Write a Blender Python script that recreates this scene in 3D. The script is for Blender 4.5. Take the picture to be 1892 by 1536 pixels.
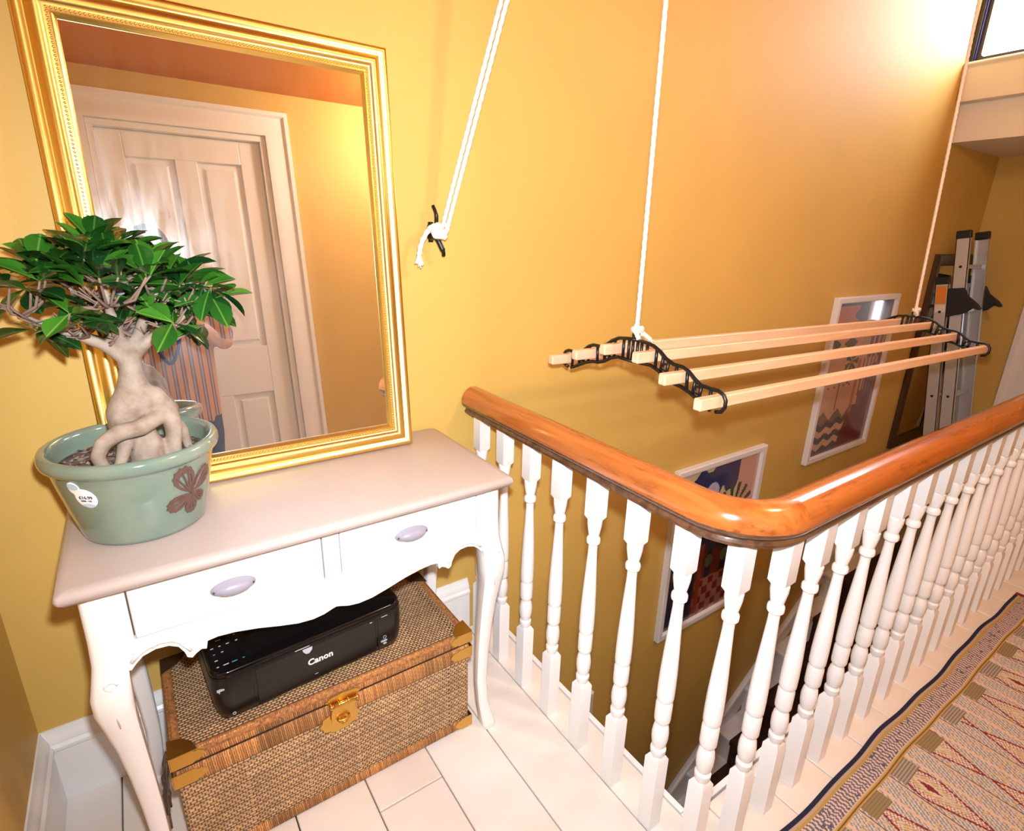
import bpy, bmesh, math, random
import numpy as np
from mathutils import Vector, Matrix
random.seed(7)
PI = math.pi
for o in list(bpy.data.objects):
    bpy.data.objects.remove(o, do_unlink=True)
scene = bpy.context.scene
COL = scene.collection

# ------------------------------------------------------------------ camera
CAM = Vector((.4291, -1.4163, 1.3293))
YAW, PITCH, ROLL, FPX = .609, .3154, .0259, 1014.162
fw = Vector((math.sin(YAW)*math.cos(PITCH), math.cos(YAW)*math.cos(PITCH), -math.sin(PITCH)))
r0 = Vector((math.cos(YAW), -math.sin(YAW), 0)); u0 = r0.cross(fw)
rt = r0*math.cos(ROLL) + u0*math.sin(ROLL)
up = -r0*math.sin(ROLL) + u0*math.cos(ROLL)
cd = bpy.data.cameras.new('view_camera'); cam = bpy.data.objects.new('view_camera', cd); COL.objects.link(cam)
cd.sensor_fit = 'HORIZONTAL'; cd.sensor_width = 36; cd.lens = 36*FPX/1892
cd.clip_start = .02; cd.clip_end = 60
cam.matrix_world = Matrix(((rt.x, up.x, -fw.x, CAM.x), (rt.y, up.y, -fw.y, CAM.y), (rt.z, up.z, -fw.z, CAM.z), (0, 0, 0, 1)))
scene.camera = cam
CAMROT = cam.matrix_world.to_3x3()

# ------------------------------------------------------------------ world, lights, exposure
w = bpy.data.worlds.new('sky'); scene.world = w; w.use_nodes = True
w.node_tree.nodes['Background'].inputs[0].default_value = (.80, .90, 1, 1)
w.node_tree.nodes['Background'].inputs[1].default_value = 1.0
WINDOW_STRENGTH = 17.0
DOOR_GLASS_STRENGTH = 12.0
FLASH_W = 132.0
LAMP_STRENGTH = 78.0
fl = bpy.data.lights.new('camera_flash', 'SPOT'); fl.energy = FLASH_W; fl.color = (.87, .94, 1)
fl.spot_size = math.radians(135); fl.spot_blend = .9; fl.shadow_soft_size = .02
flo = bpy.data.objects.new('camera_flash', fl); COL.objects.link(flo)
flo.matrix_world = Matrix.Translation(CAM + up*.085 + rt*.012 + fw*.012) @ CAMROT.to_4x4()
vs = scene.view_settings
vs.view_transform = 'Standard'; vs.look = 'None'; vs.gamma = 1; vs.use_curve_mapping = False
vs.exposure = 0.10

# ------------------------------------------------------------------ helpers
def lin(c):
    return tuple(((v/255)/12.92 if v/255 <= .04045 else ((v/255+.055)/1.055)**2.4) for v in c)

MATS = {}
def mat(name, col=(200, 200, 200), rough=.5, metal=0, coat=0, bump=0, bscale=200, vary=0, vscale=8, vcol=None, attr=None, spec=.5, emit=None, estr=0):
    if name in MATS: return MATS[name]
    m = bpy.data.materials.new(name); m.use_nodes = True
    nt = m.node_tree; b = nt.nodes['Principled BSDF']
    c = lin(col) + (1,)
    b.inputs['Base Color'].default_value = c
    b.inputs['Roughness'].default_value = rough
    b.inputs['Metallic'].default_value = metal
    b.inputs['Coat Weight'].default_value = coat
    b.inputs['Coat Roughness'].default_value = .06
    b.inputs['Specular IOR Level'].default_value = spec
    tc = nt.nodes.new('ShaderNodeTexCoord')
    if attr:
        a = nt.nodes.new('ShaderNodeAttribute'); a.attribute_name = attr
        nt.links.new(a.outputs['Color'], b.inputs['Base Color'])
    if vary:
        n = nt.nodes.new('ShaderNodeTexNoise'); n.inputs['Scale'].default_value = vscale; n.inputs['Detail'].default_value = 5
        nt.links.new(tc.outputs['Object'], n.inputs['Vector'])
        r = nt.nodes.new('ShaderNodeValToRGB'); r.color_ramp.elements[0].position = .35; r.color_ramp.elements[1].position = .7
        r.color_ramp.elements[0].color = c
        v2 = lin(vcol) if vcol else tuple(x*(1-vary) for x in c[:3])
        r.color_ramp.elements[1].color = tuple(c[i]*(1-vary)+v2[i]*vary if vcol else v2[i] for i in range(3)) + (1,)
        nt.links.new(n.outputs['Fac'], r.inputs['Fac']); nt.links.new(r.outputs['Color'], b.inputs['Base Color'])
    if bump:
        n = nt.nodes.new('ShaderNodeTexNoise'); n.inputs['Scale'].default_value = bscale; n.inputs['Detail'].default_value = 3
        nt.links.new(tc.outputs['Object'], n.inputs['Vector'])
        bp = nt.nodes.new('ShaderNodeBump'); bp.inputs['Strength'].default_value = bump; bp.inputs['Distance'].default_value = .002
        nt.links.new(n.outputs['Fac'], bp.inputs['Height']); nt.links.new(bp.outputs['Normal'], b.inputs['Normal'])
    if emit:
        b.inputs['Emission Color'].default_value = lin(emit) + (1,); b.inputs['Emission Strength'].default_value = estr
    MATS[name] = m
    return m

def wood_mat(name, c1, c2, axis='X', rough=.4, coat=0, scale=6, dark=None, darkz=None):
    m = mat(name, c1, rough, coat=coat); nt = m.node_tree; b = nt.nodes['Principled BSDF']
    tc = nt.nodes.new('ShaderNodeTexCoord'); mp = nt.nodes.new('ShaderNodeMapping')
    s = {'X': (.6, 9, 9), 'Y': (9, .6, 9), 'Z': (9, 9, .6)}[axis]; mp.inputs['Scale'].default_value = s
    nt.links.new(tc.outputs['Object'], mp.inputs['Vector'])
    n = nt.nodes.new('ShaderNodeTexNoise'); n.inputs['Scale'].default_value = scale; n.inputs['Detail'].default_value = 6; n.inputs['Distortion'].default_value = .6
    nt.links.new(mp.outputs['Vector'], n.inputs['Vector'])
    r = nt.nodes.new('ShaderNodeValToRGB'); r.color_ramp.elements[0].position = .3; r.color_ramp.elements[1].position = .72
    r.color_ramp.elements[0].color = lin(c1)+(1,); r.color_ramp.elements[1].color = lin(c2)+(1,)
    nt.links.new(n.outputs['Fac'], r.inputs['Fac'])
    out = r.outputs['Color']
    if dark:   # streaky worn varnish marks
        n2 = nt.nodes.new('ShaderNodeTexNoise'); n2.inputs['Scale'].default_value = 5; n2.inputs['Detail'].default_value = 8; n2.inputs['Roughness'].default_value = .7
        mp2 = nt.nodes.new('ShaderNodeMapping'); mp2.inputs['Scale'].default_value = {'X': (1, 6, 6), 'Y': (6, 1, 6), 'Z': (3, 3, 6)}[axis]
        nt.links.new(tc.outputs['Object'], mp2.inputs['Vector']); nt.links.new(mp2.outputs['Vector'], n2.inputs['Vector'])
        r2 = nt.nodes.new('ShaderNodeValToRGB'); r2.color_ramp.elements[0].position = .56; r2.color_ramp.elements[1].position = .68
        nt.links.new(n2.outputs['Fac'], r2.inputs['Fac'])
        mx = nt.nodes.new('ShaderNodeMixRGB'); mx.inputs[2].default_value = lin(dark)+(1,)
        nt.links.new(out, mx.inputs[1])
        mm = nt.nodes.new('ShaderNodeMath'); mm.operation = 'MULTIPLY'; mm.inputs[1].default_value = .6
        nt.links.new(r2.outputs['Color'], mm.inputs[0]); nt.links.new(mm.outputs[0], mx.inputs[0])
        out = mx.outputs[0]
    nt.links.new(out, b.inputs['Base Color'])
    return m

ORG = {}
def tag(o, label=None, cat=None, group=None, kind=None):
    if label: o['label'] = label
    if cat: o['category'] = cat
    if group: o['group'] = group
    if kind: o['kind'] = kind
    return o

def thing(name, loc, label=None, cat=None, group=None, kind=None, rot=None):
    o = bpy.data.objects.new(name, None); COL.objects.link(o); o.location = loc
    o.empty_display_size = .05
    if rot: o.rotation_euler = rot
    else: ORG[o.name] = Vector(loc)
    tag(o, label, cat, group, kind)
    return o

def mesh_obj(name, me, parent=None, loc=(0, 0, 0)):
    o = bpy.data.objects.new(name, me); COL.objects.link(o); o.location = loc
    if parent: o.parent = parent
    return o

class MB:
    def __init__(s): s.v = []; s.f = []; s.mi = []
    def add(s, V, F, mi=0):
        n = len(s.v); s.v += [tuple(p) for p in V]; s.f += [tuple(i+n for i in q) for q in F]; s.mi += [mi]*len(F); return s
    def box(s, a, b, mi=0):
        x0, y0, z0 = [min(a[i], b[i]) for i in range(3)]; x1, y1, z1 = [max(a[i], b[i]) for i in range(3)]
        V = [(x0, y0, z0), (x1, y0, z0), (x1, y1, z0), (x0, y1, z0), (x0, y0, z1), (x1, y0, z1), (x1, y1, z1), (x0, y1, z1)]
        return s.add(V, [(0, 3, 2, 1), (4, 5, 6, 7), (0, 1, 5, 4), (1, 2, 6, 5), (2, 3, 7, 6), (3, 0, 4, 7)], mi)
    def rings(s, R, closed=True, caps=True, mi=0):
        n = len(R[0]); V = [p for r in R for p in r]; F = []
        for i in range(len(R)-1):
            for j in range(n if closed else n-1):
                k = (j+1) % n; F.append((i*n+j, i*n+k, (i+1)*n+k, (i+1)*n+j))
        if caps: F.append(tuple(range(n))[::-1]); F.append(tuple((len(R)-1)*n+j for j in range(n)))
        return s.add(V, F, mi)
    def lathe(s, prof, c=(0, 0, 0), seg=24, mi=0, caps=True):
        R = [[(c[0]+r*math.cos(2*PI*j/seg), c[1]+r*math.sin(2*PI*j/seg), c[2]+z) for j in range(seg)] for r, z in prof]
        return s.rings(R, True, caps, mi)
    def tube(s, P, r, seg=8, mi=0, twist=None, caps=True, flat=None):
        P = [Vector(p) for p in P]; R = []; n = len(P)
        ref = None
        for i in range(n):
            t = (P[min(i+1, n-1)]-P[max(i-1, 0)])
            if t.length < 1e-9: t = Vector((0, 0, 1))
            t.normalize()
            if ref is None:
                ref = t.orthogonal().normalized()
            ref = (ref - t*ref.dot(t))
            if ref.length < 1e-6: ref = t.orthogonal()
            ref.normalize(); bn = t.cross(ref)
            ri = r[i] if isinstance(r, (list, tuple)) else r
            ring = []
            for j in range(seg):
                a = 2*PI*j/seg; q = ri
                if twist: q = ri*(1+.16*math.cos(3*(a-i*twist)))
                fa, fb = (1, 1) if not flat else flat
                ring.append(P[i]+ref*math.cos(a)*q*fa+bn*math.sin(a)*q*fb)
            R.append(ring)
        return s.rings(R, True, caps, mi)
    def prism(s, poly, axis, a, b, mi=0):
        # poly: 2D outline; axis: 'x' (y,z) 'y' (x,z) 'z' (x,y)
        def P(p, t): return {'x': (t, p[0], p[1]), 'y': (p[0], t, p[1]), 'z': (p[0], p[1], t)}[axis]
        return s.rings([[P(p, a) for p in poly], [P(p, b) for p in poly]], True, True, mi)
    def ball(s, c, r, seg=10, rg=7, mi=0):
        rr = r if isinstance(r, (tuple, list)) else (r, r, r)
        R = []
        for i in range(rg+1):
            t = PI*(i+.0)/rg; t = min(max(t, .02), PI-.02)
            R.append([(c[0]+rr[0]*math.sin(t)*math.cos(2*PI*j/seg), c[1]+rr[1]*math.sin(t)*math.sin(2*PI*j/seg), c[2]-rr[2]*math.cos(t)) for j in range(seg)])
        return s.rings(R, True, True, mi)
    def bone(s, a, b, ra, rb, seg=12):
        s.tube([a, b], [ra, rb], seg); s.ball(a, ra, seg); s.ball(b, rb, seg); return s
    def build(s, name, mats, parent=None, smooth=False, auto=None, local=False):
        if not isinstance(mats, (list, tuple)): mats = [mats]
        off = Vector((0, 0, 0)); loc = Vector((0, 0, 0))
        V = s.v
        if parent and not local: off = ORG.get(parent.name, Vector((0, 0, 0)))
        A = np.array(V, float)
        if not parent and not local:
            loc = Vector(((A[:, 0].min()+A[:, 0].max())/2, (A[:, 1].min()+A[:, 1].max())/2, A[:, 2].min())); off = loc
        if off.length: A = A - np.array(off)
        me = bpy.data.meshes.new(name); me.from_pydata(A.tolist(), [], s.f)
        for m in mats: me.materials.append(m)
        if len(mats) > 1: me.polygons.foreach_set('material_index', s.mi)
        bm = bmesh.new(); bm.from_mesh(me); bmesh.ops.recalc_face_normals(bm, faces=bm.faces); bm.to_mesh(me); bm.free()
        if smooth or auto:
            me.polygons.foreach_set('use_smooth', [True]*len(me.polygons))
            if auto: me.set_sharp_from_angle(angle=math.radians(auto))
        me.update()
        o = mesh_obj(name, me, parent, loc)
        if not parent: ORG[o.name] = loc
        return o

def bevel(o, wd, seg=2, ang=40):
    m = o.modifiers.new('bevel', 'BEVEL'); m.width = wd; m.segments = seg; m.limit_method = 'ANGLE'; m.angle_limit = math.radians(ang)
    return o

def bake(o):
    """apply an object's modifiers into its mesh"""
    dg = bpy.context.evaluated_depsgraph_get(); dg.update()
    me = bpy.data.meshes.new_from_object(o.evaluated_get(dg)); old = o.data; o.modifiers.clear(); o.data = me; me.name = old.name
    return o

def remesh(o, vox, smooth=6, fac=.5):
    m = o.modifiers.new('r', 'REMESH'); m.mode = 'VOXEL'; m.voxel_size = vox; m.use_smooth_shade = True
    s = o.modifiers.new('s', 'SMOOTH'); s.iterations = smooth; s.factor = fac
    return bake(o)

def text_mesh(name, body, size, m, parent, M, bold=0, extrude=.0003, space=1):
    cu = bpy.data.curves.new(name, 'FONT'); cu.body = body; cu.size = size; cu.align_x = 'CENTER'; cu.align_y = 'CENTER'
    cu.extrude = extrude; cu.offset = bold; cu.resolution_u = 3; cu.space_character = space
    t = bpy.data.objects.new(name, cu); COL.objects.link(t)
    dg = bpy.context.evaluated_depsgraph_get(); dg.update()
    me = bpy.data.meshes.new_from_object(t.evaluated_get(dg)); bpy.data.objects.remove(t, do_unlink=True)
    me.materials.clear(); me.materials.append(m)
    me.transform(M)
    return mesh_obj(name, me, parent)

def frame_matrix(o, x, y):
    """matrix whose X,Y axes are given, Z = X cross Y, origin o"""
    x = Vector(x).normalized(); y = Vector(y).normalized(); z = x.cross(y)
    return Matrix(((x.x, y.x, z.x, o[0]), (x.y, y.y, z.y, o[1]), (x.z, y.z, z.z, o[2]), (0, 0, 0, 1)))

def colour_grid(name, O, U, V, w, h, nx, ny, colfn, m, parent=None, disp=None, thick=0):
    """a sheet of nx by ny cells with one colour per cell; a rim gives it thickness"""
    O, U, V = map(lambda q: np.array(q, float), (O, U, V)); N = np.cross(U, V)
    if parent: O = O - np.array(ORG.get(parent.name, (0, 0, 0)))
    us = np.linspace(0, w, nx+1); vs_ = np.linspace(0, h, ny+1)
    P = O[None, None, :] + us[None, :, None]*U + vs_[:, None, None]*V
    if disp is not None:
        D = disp(us[None, :]*np.ones((ny+1, 1)), vs_[:, None]*np.ones((1, nx+1))); P = P + D[:, :, None]*N
    verts = P.reshape(-1, 3)
    i = np.arange(nx)[None, :]; j = np.arange(ny)[:, None]; a = (j*(nx+1)+i).ravel()
    F = np.stack([a, a+1, a+nx+2, a+nx+1], 1)
    uc = (us[:-1]+us[1:])/2; vc = (vs_[:-1]+vs_[1:])/2
    cols = colfn(uc[None, :]*np.ones((ny, 1)), vc[:, None]*np.ones((1, nx))).reshape(-1, 3)
    faces = F.tolist()
    if thick:
        n = len(verts)
        bl = np.concatenate([np.arange(nx+1), (np.arange(1, ny+1))*(nx+1)+nx, ny*(nx+1)+np.arange(nx-1, -1, -1), np.arange(ny-1, 0, -1)*(nx+1)])
        verts = np.concatenate([verts, verts[bl]-N*thick]); k = len(bl)
        faces += [(int(bl[(q+1) % k]), int(bl[q]), n+q, n+(q+1) % k) for q in range(k)]
        faces.append(tuple(n+q for q in range(k))[::-1])
        cols = np.concatenate([cols, np.tile(cols[:1], (k+1, 1))])
    me = bpy.data.meshes.new(name); me.from_pydata(verts.tolist(), [], faces)
    at = me.attributes.new('Col', 'FLOAT_COLOR', 'FACE')
    c = cols/255.; c = np.where(c <= .04045, c/12.92, ((c+.055)/1.055)**2.4)
    at.data.foreach_set('color', np.concatenate([c, np.ones((len(c), 1))], 1).astype(np.float32).ravel())
    me.materials.append(m)
    if disp is not None: me.polygons.foreach_set('use_smooth', [True]*len(me.polygons))
    me.update()
    o = mesh_obj(name, me, parent)
    if not parent:
        me.transform(Matrix.Translation(-Vector(O))); o.location = O; ORG[o.name] = Vector(O)
    return o

# ------------------------------------------------------------------ materials
OCHRE = mat('ochre_paint', (212, 174, 90), .62, bump=.12, bscale=160, vary=.06, vscale=3)
WHITE = mat('white_gloss_paint', (238, 236, 236), .32, bump=.06, bscale=60)
TABLEW = mat('satin_white_paint', (236, 232, 230), .38, bump=.05, bscale=90)
TOPW = mat('table_top_shaded_white', (184, 170, 164), .34, bump=.05, bscale=90)  # table's white greyed: the dimmer light on the top is put into the colour
FLOORW = mat('white_floor_paint', (236, 230, 224), .42, bump=.10, bscale=30, vary=.5, vscale=2.2, vcol=(222, 196, 172))
CEIL = mat('ceiling_paint', (204, 128, 40), .7)
CREAM = mat('cream_paint', (226, 220, 214), .5)
DARKGAP = mat('dark_gap', (22, 16, 12), .9)
GOLD = mat('gilt', (240, 203, 114), .32, metal=1, bump=.05, bscale=120)
BLACKIRON = mat('black_iron', (14, 14, 16), .38)
BLACKPL = mat('black_plastic', (11, 11, 12), .28)
BLACKGL = mat('black_gloss_plastic', (7, 7, 9), .10)
BRASS = mat('brass', (214, 170, 88), .30, metal=1, bump=.08, bscale=300)
ALU = mat('aluminium', (200, 202, 204), .42, metal=.7)
ROPE = mat('cotton_rope', (236, 226, 214), .8)
PINE = wood_mat('pine_lath', (238, 202, 168), (228, 182, 144), 'X', .42, scale=5)
RAILW = wood_mat('varnished_rail_long', (188, 108, 50), (154, 80, 32), 'X', .2, coat=.8, scale=5, dark=(96, 40, 14))
RAILY = wood_mat('varnished_rail_short', (188, 108, 50), (154, 80, 32), 'Y', .2, coat=.8, scale=5, dark=(96, 40, 14))
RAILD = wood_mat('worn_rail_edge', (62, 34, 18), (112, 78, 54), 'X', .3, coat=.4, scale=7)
DARKWOOD = wood_mat('dark_oak', (74, 46, 24), (48, 28, 14), 'Z', .4, scale=5)
PRINT = mat('print_colours', attr='Col', rough=.35, coat=1.0)
PFRAME = mat('picture_frame_white', (228, 222, 222), .4)
CARPET = mat('brown_stair_carpet', (60, 34, 22), .95, bump=.6, bscale=300)
SCREW = mat('screw_dark', (60, 56, 54), .5)
COLOURED = mat('woven_colours', attr='Col', rough=.9, bump=.35, bscale=500)

# ------------------------------------------------------------------ the setting
XL, XF, YB = .10, 5.16, -2.10       # left wall, far wall, wall behind the viewer
OX, OY = 1.345, -.885               # stair opening
XE = 3.60                           # end of the upper landing
tag(MB().box((0, 0, -2.75), (5.3, .12, 3.15)).build('wall_back', OCHRE), kind='structure')
tag(MB().box((-.05, YB, -2.75), (XL, 0, 3.15)).build('wall_left', OCHRE), kind='structure')
# far wall with door opening y -.46..-1.30, z -.76..1.26
b = MB(); b.box((XF, -.46, -.9), (XF+.12, 0, 3.15)); b.box((XF, YB, -.9), (XF+.12, -1.30, 3.15)); b.box((XF, -1.30, 1.26), (XF+.12, -.46, 3.15)); b.box((XF, YB, -2.75), (XF+.12, 0, -.9))
tag(b.build('wall_right', OCHRE), kind='structure')
# wall behind the viewer, door opening x .235..1.005, z 0..2.10
DX0, DX1, DZ = .390, 1.185, 2.145
b = MB(); b.box((-.05, YB-.12, -2.75), (DX0, YB, 3.15)); b.box((DX1, YB-.12, -2.75), (5.3, YB, 3.15)); b.box((DX0, YB-.12, DZ), (DX1, YB, 3.15)); b.box((DX0, YB-.12, -2.75), (DX1, YB, 0))
tag(b.build('wall_front', OCHRE), kind='structure')
b = MB(); b.box((-.05, YB-.1, 2.375), (4.33, -1.06, 2.62)); b.box((-.05, -1.16, 2.62), (4.33, -1.06, 3.06)); b.box((-.05, -1.16, 3.06), (4.45, .1, 3.15))
tag(b.build('ceiling', CEIL), kind='structure')
# dropped wall across the stairwell end with the high window in it
WY0, WY1, WZ0, WZ1 = -.022, -1.00, 2.272, 2.97
b = MB(); b.box((4.35, YB, 1.885), (4.62, -.001, 2.255)); b.box((4.35, YB, 2.255), (4.62, WY1, 3.06)); b.box((4.35, WY1, WZ1), (4.62, -.001, 3.06)); b.box((4.62, YB, 1.885), (XF, -.001, 2.0))
tag(b.build('wall_bulkhead', CREAM), kind='structure')
b = MB(); b.prism([(4.285, 2.075), (4.35, 2.075), (4.35, 2.262), (4.275, 2.262), (4.268, 2.25), (4.285, 2.235)], 'y', -.004, -2.0)
tag(bevel(b.build('trim_1', CREAM), .004), kind='structure')
# window
win = thing('window_1', (4.36, -.5, WZ0), kind='structure')
FRAMEM = mat('window_frame_dark', (66, 58, 48), .4)
b = MB()
def rrect(y0, y1, z0, z1, r, n=5):
    P = []
    for cy, cz, a0 in ((y1-r, z1-r, 0), (y0+r, z1-r, 90), (y0+r, z0+r, 180), (y1-r, z0+r, 270)):
        for k in range(n+1):
            a = math.radians(a0+90*k/n); P.append((cy+r*math.cos(a), cz+r*math.sin(a)))
    return P
ou = rrect(WY1, WY0, WZ0-.012, WZ1, .004); inn = rrect(WY1+.05, WY0-.022, WZ0+.020, WZ1-.04, .016)
R = [[(4.345, p[0], p[1]) for p in ou], [(4.345, p[0], p[1]) for p in inn], [(4.385, p[0], p[1]) for p in inn], [(4.385, p[0], p[1]) for p in ou], [(4.345, p[0], p[1]) for p in ou]]
b.rings(R, True, False); b.build('window_frame', FRAMEM, win)
PANE = mat('daylight_pane', (240, 244, 255), .2, emit=(226, 238, 255), estr=WINDOW_STRENGTH)
b = MB(); b.box((4.368, WY1+.04, WZ0+.012), (4.376, WY0-.012, WZ1-.03)); b.build('pane', PANE, win)
b = MB(); b.box((4.315, -.020, 2.262), (4.36, -.002, 3.05)); b.build('jamb', mat('dark_jamb', (30, 24, 22), .5), win)
b = MB(); b.box((4.325, -.026, 2.264), (4.337, -.020, 3.05)); b.build('blind_edge', mat('navy_blind', (28, 30, 92), .5), win)

# floors
fs = MB(); fs.box((-.05, YB-.12, -.30), (OX, 0, -.022)); fs.box((OX, YB-.12, -.30), (XE, OY, -.022))
floor = tag(fs.build('floor', DARKGAP), kind='structure')
cache = {}
def board(x0, x1, y0, y1, dz=0):
    g = .0016
    key = (round(x1-x0, 4), round(y1-y0, 4))
    if key not in cache:
        wx, wy = (x1-x0)/2-g, (y1-y0)/2-g; c = .0018
        q = MB(); q.rings([[(-wx, -wy, -.021), (wx, -wy, -.021), (wx, wy, -.021), (-wx, wy, -.021)], [(-wx, -wy, -c), (wx, -wy, -c), (wx, wy, -c), (-wx, wy, -c)], [(-wx+c, -wy+c, 0), (wx-c, -wy+c, 0), (wx-c, wy-c, 0), (-wx+c, wy-c, 0)]])
        o = q.build('floorboard', FLOORW, floor, local=True); cache[key] = o.data
    else:
        o = mesh_obj('floorboard', cache[key], floor)
    o.location = Vector(((x0+x1)/2, (y0+y1)/2, dz)) - ORG[floor.name]
xs = [XL] + [.057+.17*k for k in range(1, 22)]
for i in range(len(xs)-1):
    x0, x1 = xs[i], xs[i+1]
    if x0 > XE-.03: break
    x1 = min(x1, XE)
    jit = -random.random()*.0012
    if x0 < OX-.03:
        if x1 > OX-.04: x1 = OX
        if abs(x0-.737) < .01:
            board(x0, x1, -.46, -.0, 0); board(x0, x1, YB, -.46, jit)
        elif abs(x0-.907) < .01:
            board(x0, x1, -1.3, 0, jit); board(x0, x1, YB, -1.3, 0)
        else: board(x0, x1, YB, 0, jit)
        if x1 == OX: board(OX, xs[i+1], YB, OY, 0) if xs[i+1]-OX > .03 else None
    else:
        board(max(x0, OX), x1, YB, OY, jit)
tag(MB().box((OX, OY+.004, -.34), (XE, OY+.018, -.001)).build('trim_2', WHITE), kind='structure')
tag(MB().box((OX+.003, OY+.02, -.34), (OX+.018, -.001, -.001)).build('trim_3', WHITE), kind='structure')
# skirting boards
def skirt(name, run):
    prof = [(.0, 0), (.018, 0), (.018, .150), (.022, .155), (.022, .163), (.016, .170), (.016, .178), (.011, .188), (.006, .196), (.004, .205), (0, .205)]
    b = MB()
    b.rings([[run(d, h, 0) for d, h in prof], [run(d, h, 1) for d, h in prof]])
    return tag(b.build(name, WHITE, auto=35), kind='structure')
skirt('baseboard_back', lambda d, h, t: (XL+d*0+(OX-.10-XL)*t + (d if t == 0 else 0), -d, h))
skirt('baseboard_left', lambda d, h, t: (XL+d, (0-d) if t == 0 else YB, h))
skirt('baseboard_front', lambda d, h, t: (DX1+.11 if t == 0 else XE, YB+d, h))

# door behind the viewer (seen in the gilt mirror)
def panel_door(root, x0, x1, z0, z1, y, sgn, m, knob=True):
    """four panel door in plane y, its face turned to sgn"""
    def bx(n, a, b_, mm=m): return bevel(MB().box(a, b_).build(n, mm, root), .003)
    W = x1-x0; mid = (x0+x1)/2; f = y+sgn*.0; bk = y-sgn*.04
    zl = .755; zt = 1.02
    for (a, b_) in ((x0, x0+.105), (x1-.105, x1)): bx('stile', (a, bk, z0), (b_, f, z1))
    for (a, b_) in ((z0, z0+.2), (zl, zt), (z1-.12, z1)): bx('rail', (x0+.105, bk, a), (x1-.105, f, b_))
    for (a, b_) in ((z0+.2, zl), (zt, z1-.12)):
        bx('muntin', (mid-.05, bk, a), (mid+.05, f, b_))
        for (p, q) in ((x0+.105, mid-.05), (mid+.05, x1-.105)):
            pn = MB()
            pn.rings([[(p, f-sgn*.020, a), (q, f-sgn*.020, a), (q, f-sgn*.020, b_), (p, f-sgn*.020, b_)], [(p+.03, f-sgn*.016, a+.03), (q-.03, f-sgn*.016, a+.03), (q-.03, f-sgn*.016, b_-.03), (p+.03, f-sgn*.016, b_-.03)], [(p+.04, f-sgn*.006, a+.04), (q-.04, f-sgn*.006, a+.04), (q-.04, f-sgn*.006, b_-.04), (p+.04, f-sgn*.006, b_-.04)]])
            pn.build('panel', m, root)
d1 = thing('door_1', ((DX0+DX1)/2, YB, 0), kind='structure')
panel_door(d1, DX0+.03, DX1-.03, .008, DZ-.03, YB-.03, 1, WHITE)
b = MB()
for xx in (DX0+.001, DX1-.029): b.box((xx, YB-.1, 0), (xx+.028, YB+.004, DZ-.03))
b.box((DX0+.001, YB-.1, DZ-.0295), (DX1-.001, YB+.004, DZ-.001)); b.build('lining', WHITE, d1)
arch = [(0, .022), (.03, .026), (.06, .018), (.095, .016), (.105, .03), (.125, .03), (.125, 0), (0, 0)]
def archi(name, x0, x1, zt, z0, place, m, root):
    o_ = lambda d: [(x0-d, z0), (x0-d, zt+d), (x1+d, zt+d), (x1+d, z0)]
    V = []; F = []
    n = len(arch)
    for d, h in arch: V += [place(p[0], p[1], h) for p in o_(d)]
    for i in range(n):
        k = (i+1) % n
        for j in range(3): F.append((i*4+j, i*4+j+1, k*4+j+1, k*4+j))
    F.append(tuple(i*4 for i in range(n))); F.append(tuple(i*4+3 for i in range(n)))
    return MB().add(V, F).build(name, m, root, auto=30)
archi('architrave', DX0, DX1, DZ, 0, lambda x, z, h: (x, YB+h, z), WHITE, d1)
kn = MB(); kn.lathe([(.026, 0), (.026, .006), (.010, .010), (.010, .030), (.024, .040), (.028, .052), (.020, .062), (.004, .064)], seg=16)
kn.v = [(DX0+.085+p[0], YB-.03+p[2], 1.02+p[1]) for p in kn.v]; kn.build('knob', BRASS, d1, smooth=True)

# door on the half landing in the far wall, beyond the right edge of the photo; glazed
d2 = thing('door_2', (XF, -.88, -.76), kind='structure')
b = MB()
b.box((XF+.03, -.50, -.75), (XF+.07, -.512, 1.22)); b.box((XF+.03, -.565, -.75), (XF+.07, -1.26, 1.22)); b.box((XF+.03, -.512, -.75), (XF+.07, -.565, .76)); b.box((XF+.03, -.512, 1.02), (XF+.07, -.565, 1.22))
b.build('door_leaf', WHITE, d2)
b = MB(); b.box((XF+.045, -.512, .76), (XF+.053, -.565, 1.02)); b.build('glass_pane', mat('frosted_daylight', (240, 244, 255), .3, emit=(225, 236, 255), estr=DOOR_GLASS_STRENGTH), d2)
b = MB()
for y0, y1 in ((-.46, -.50), (-1.26, -1.30)): b.box((XF-.002, y0, -.76), (XF+.11, y1, 1.26))
b.box((XF-.002, -.501, 1.221), (XF+.11, -1.259, 1.26)); b.build('lining', WHITE, d2)
archi('architrave', -1.30, -.47, 1.26, -.76, lambda y, z, h: (XF-h, y, z), WHITE, d2)

# ------------------------------------------------------------------ staircase below the landing
RISE, GO = .19, .247
st = thing('staircase', (2.6, -.45, -2.66), 'white painted staircase with dark brown carpet runner descending below the balusters', 'staircase')
def nose(k): return 3.02+(8-k)*GO
for k in range(4, 14):
    z = -RISE*k; x0 = nose(k); x1 = nose(k-1) if k > 4 else XF-.004
    x1 += .01
    t = MB(); t.box((x0-.022, OY-.004, z-.028), (x1, -.004, z)); bevel(t.build('tread', WHITE, st), .008, 3)
    r = MB(); r.box((x0, OY-.004, z-RISE), (x0+.015, -.004, z-.026)); r.build('riser', WHITE, st)
    c = MB(); c.box((x0-.028, OY+.10, z-.03), (x1 if k > 4 else 4.9, -.11, z+.007)); c.box((x0-.012, OY+.10, z-RISE+.006), (x0-.001, -.11, z-.026)); bevel(c.build('carpet_runner', CARPET, st), .004)
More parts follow.
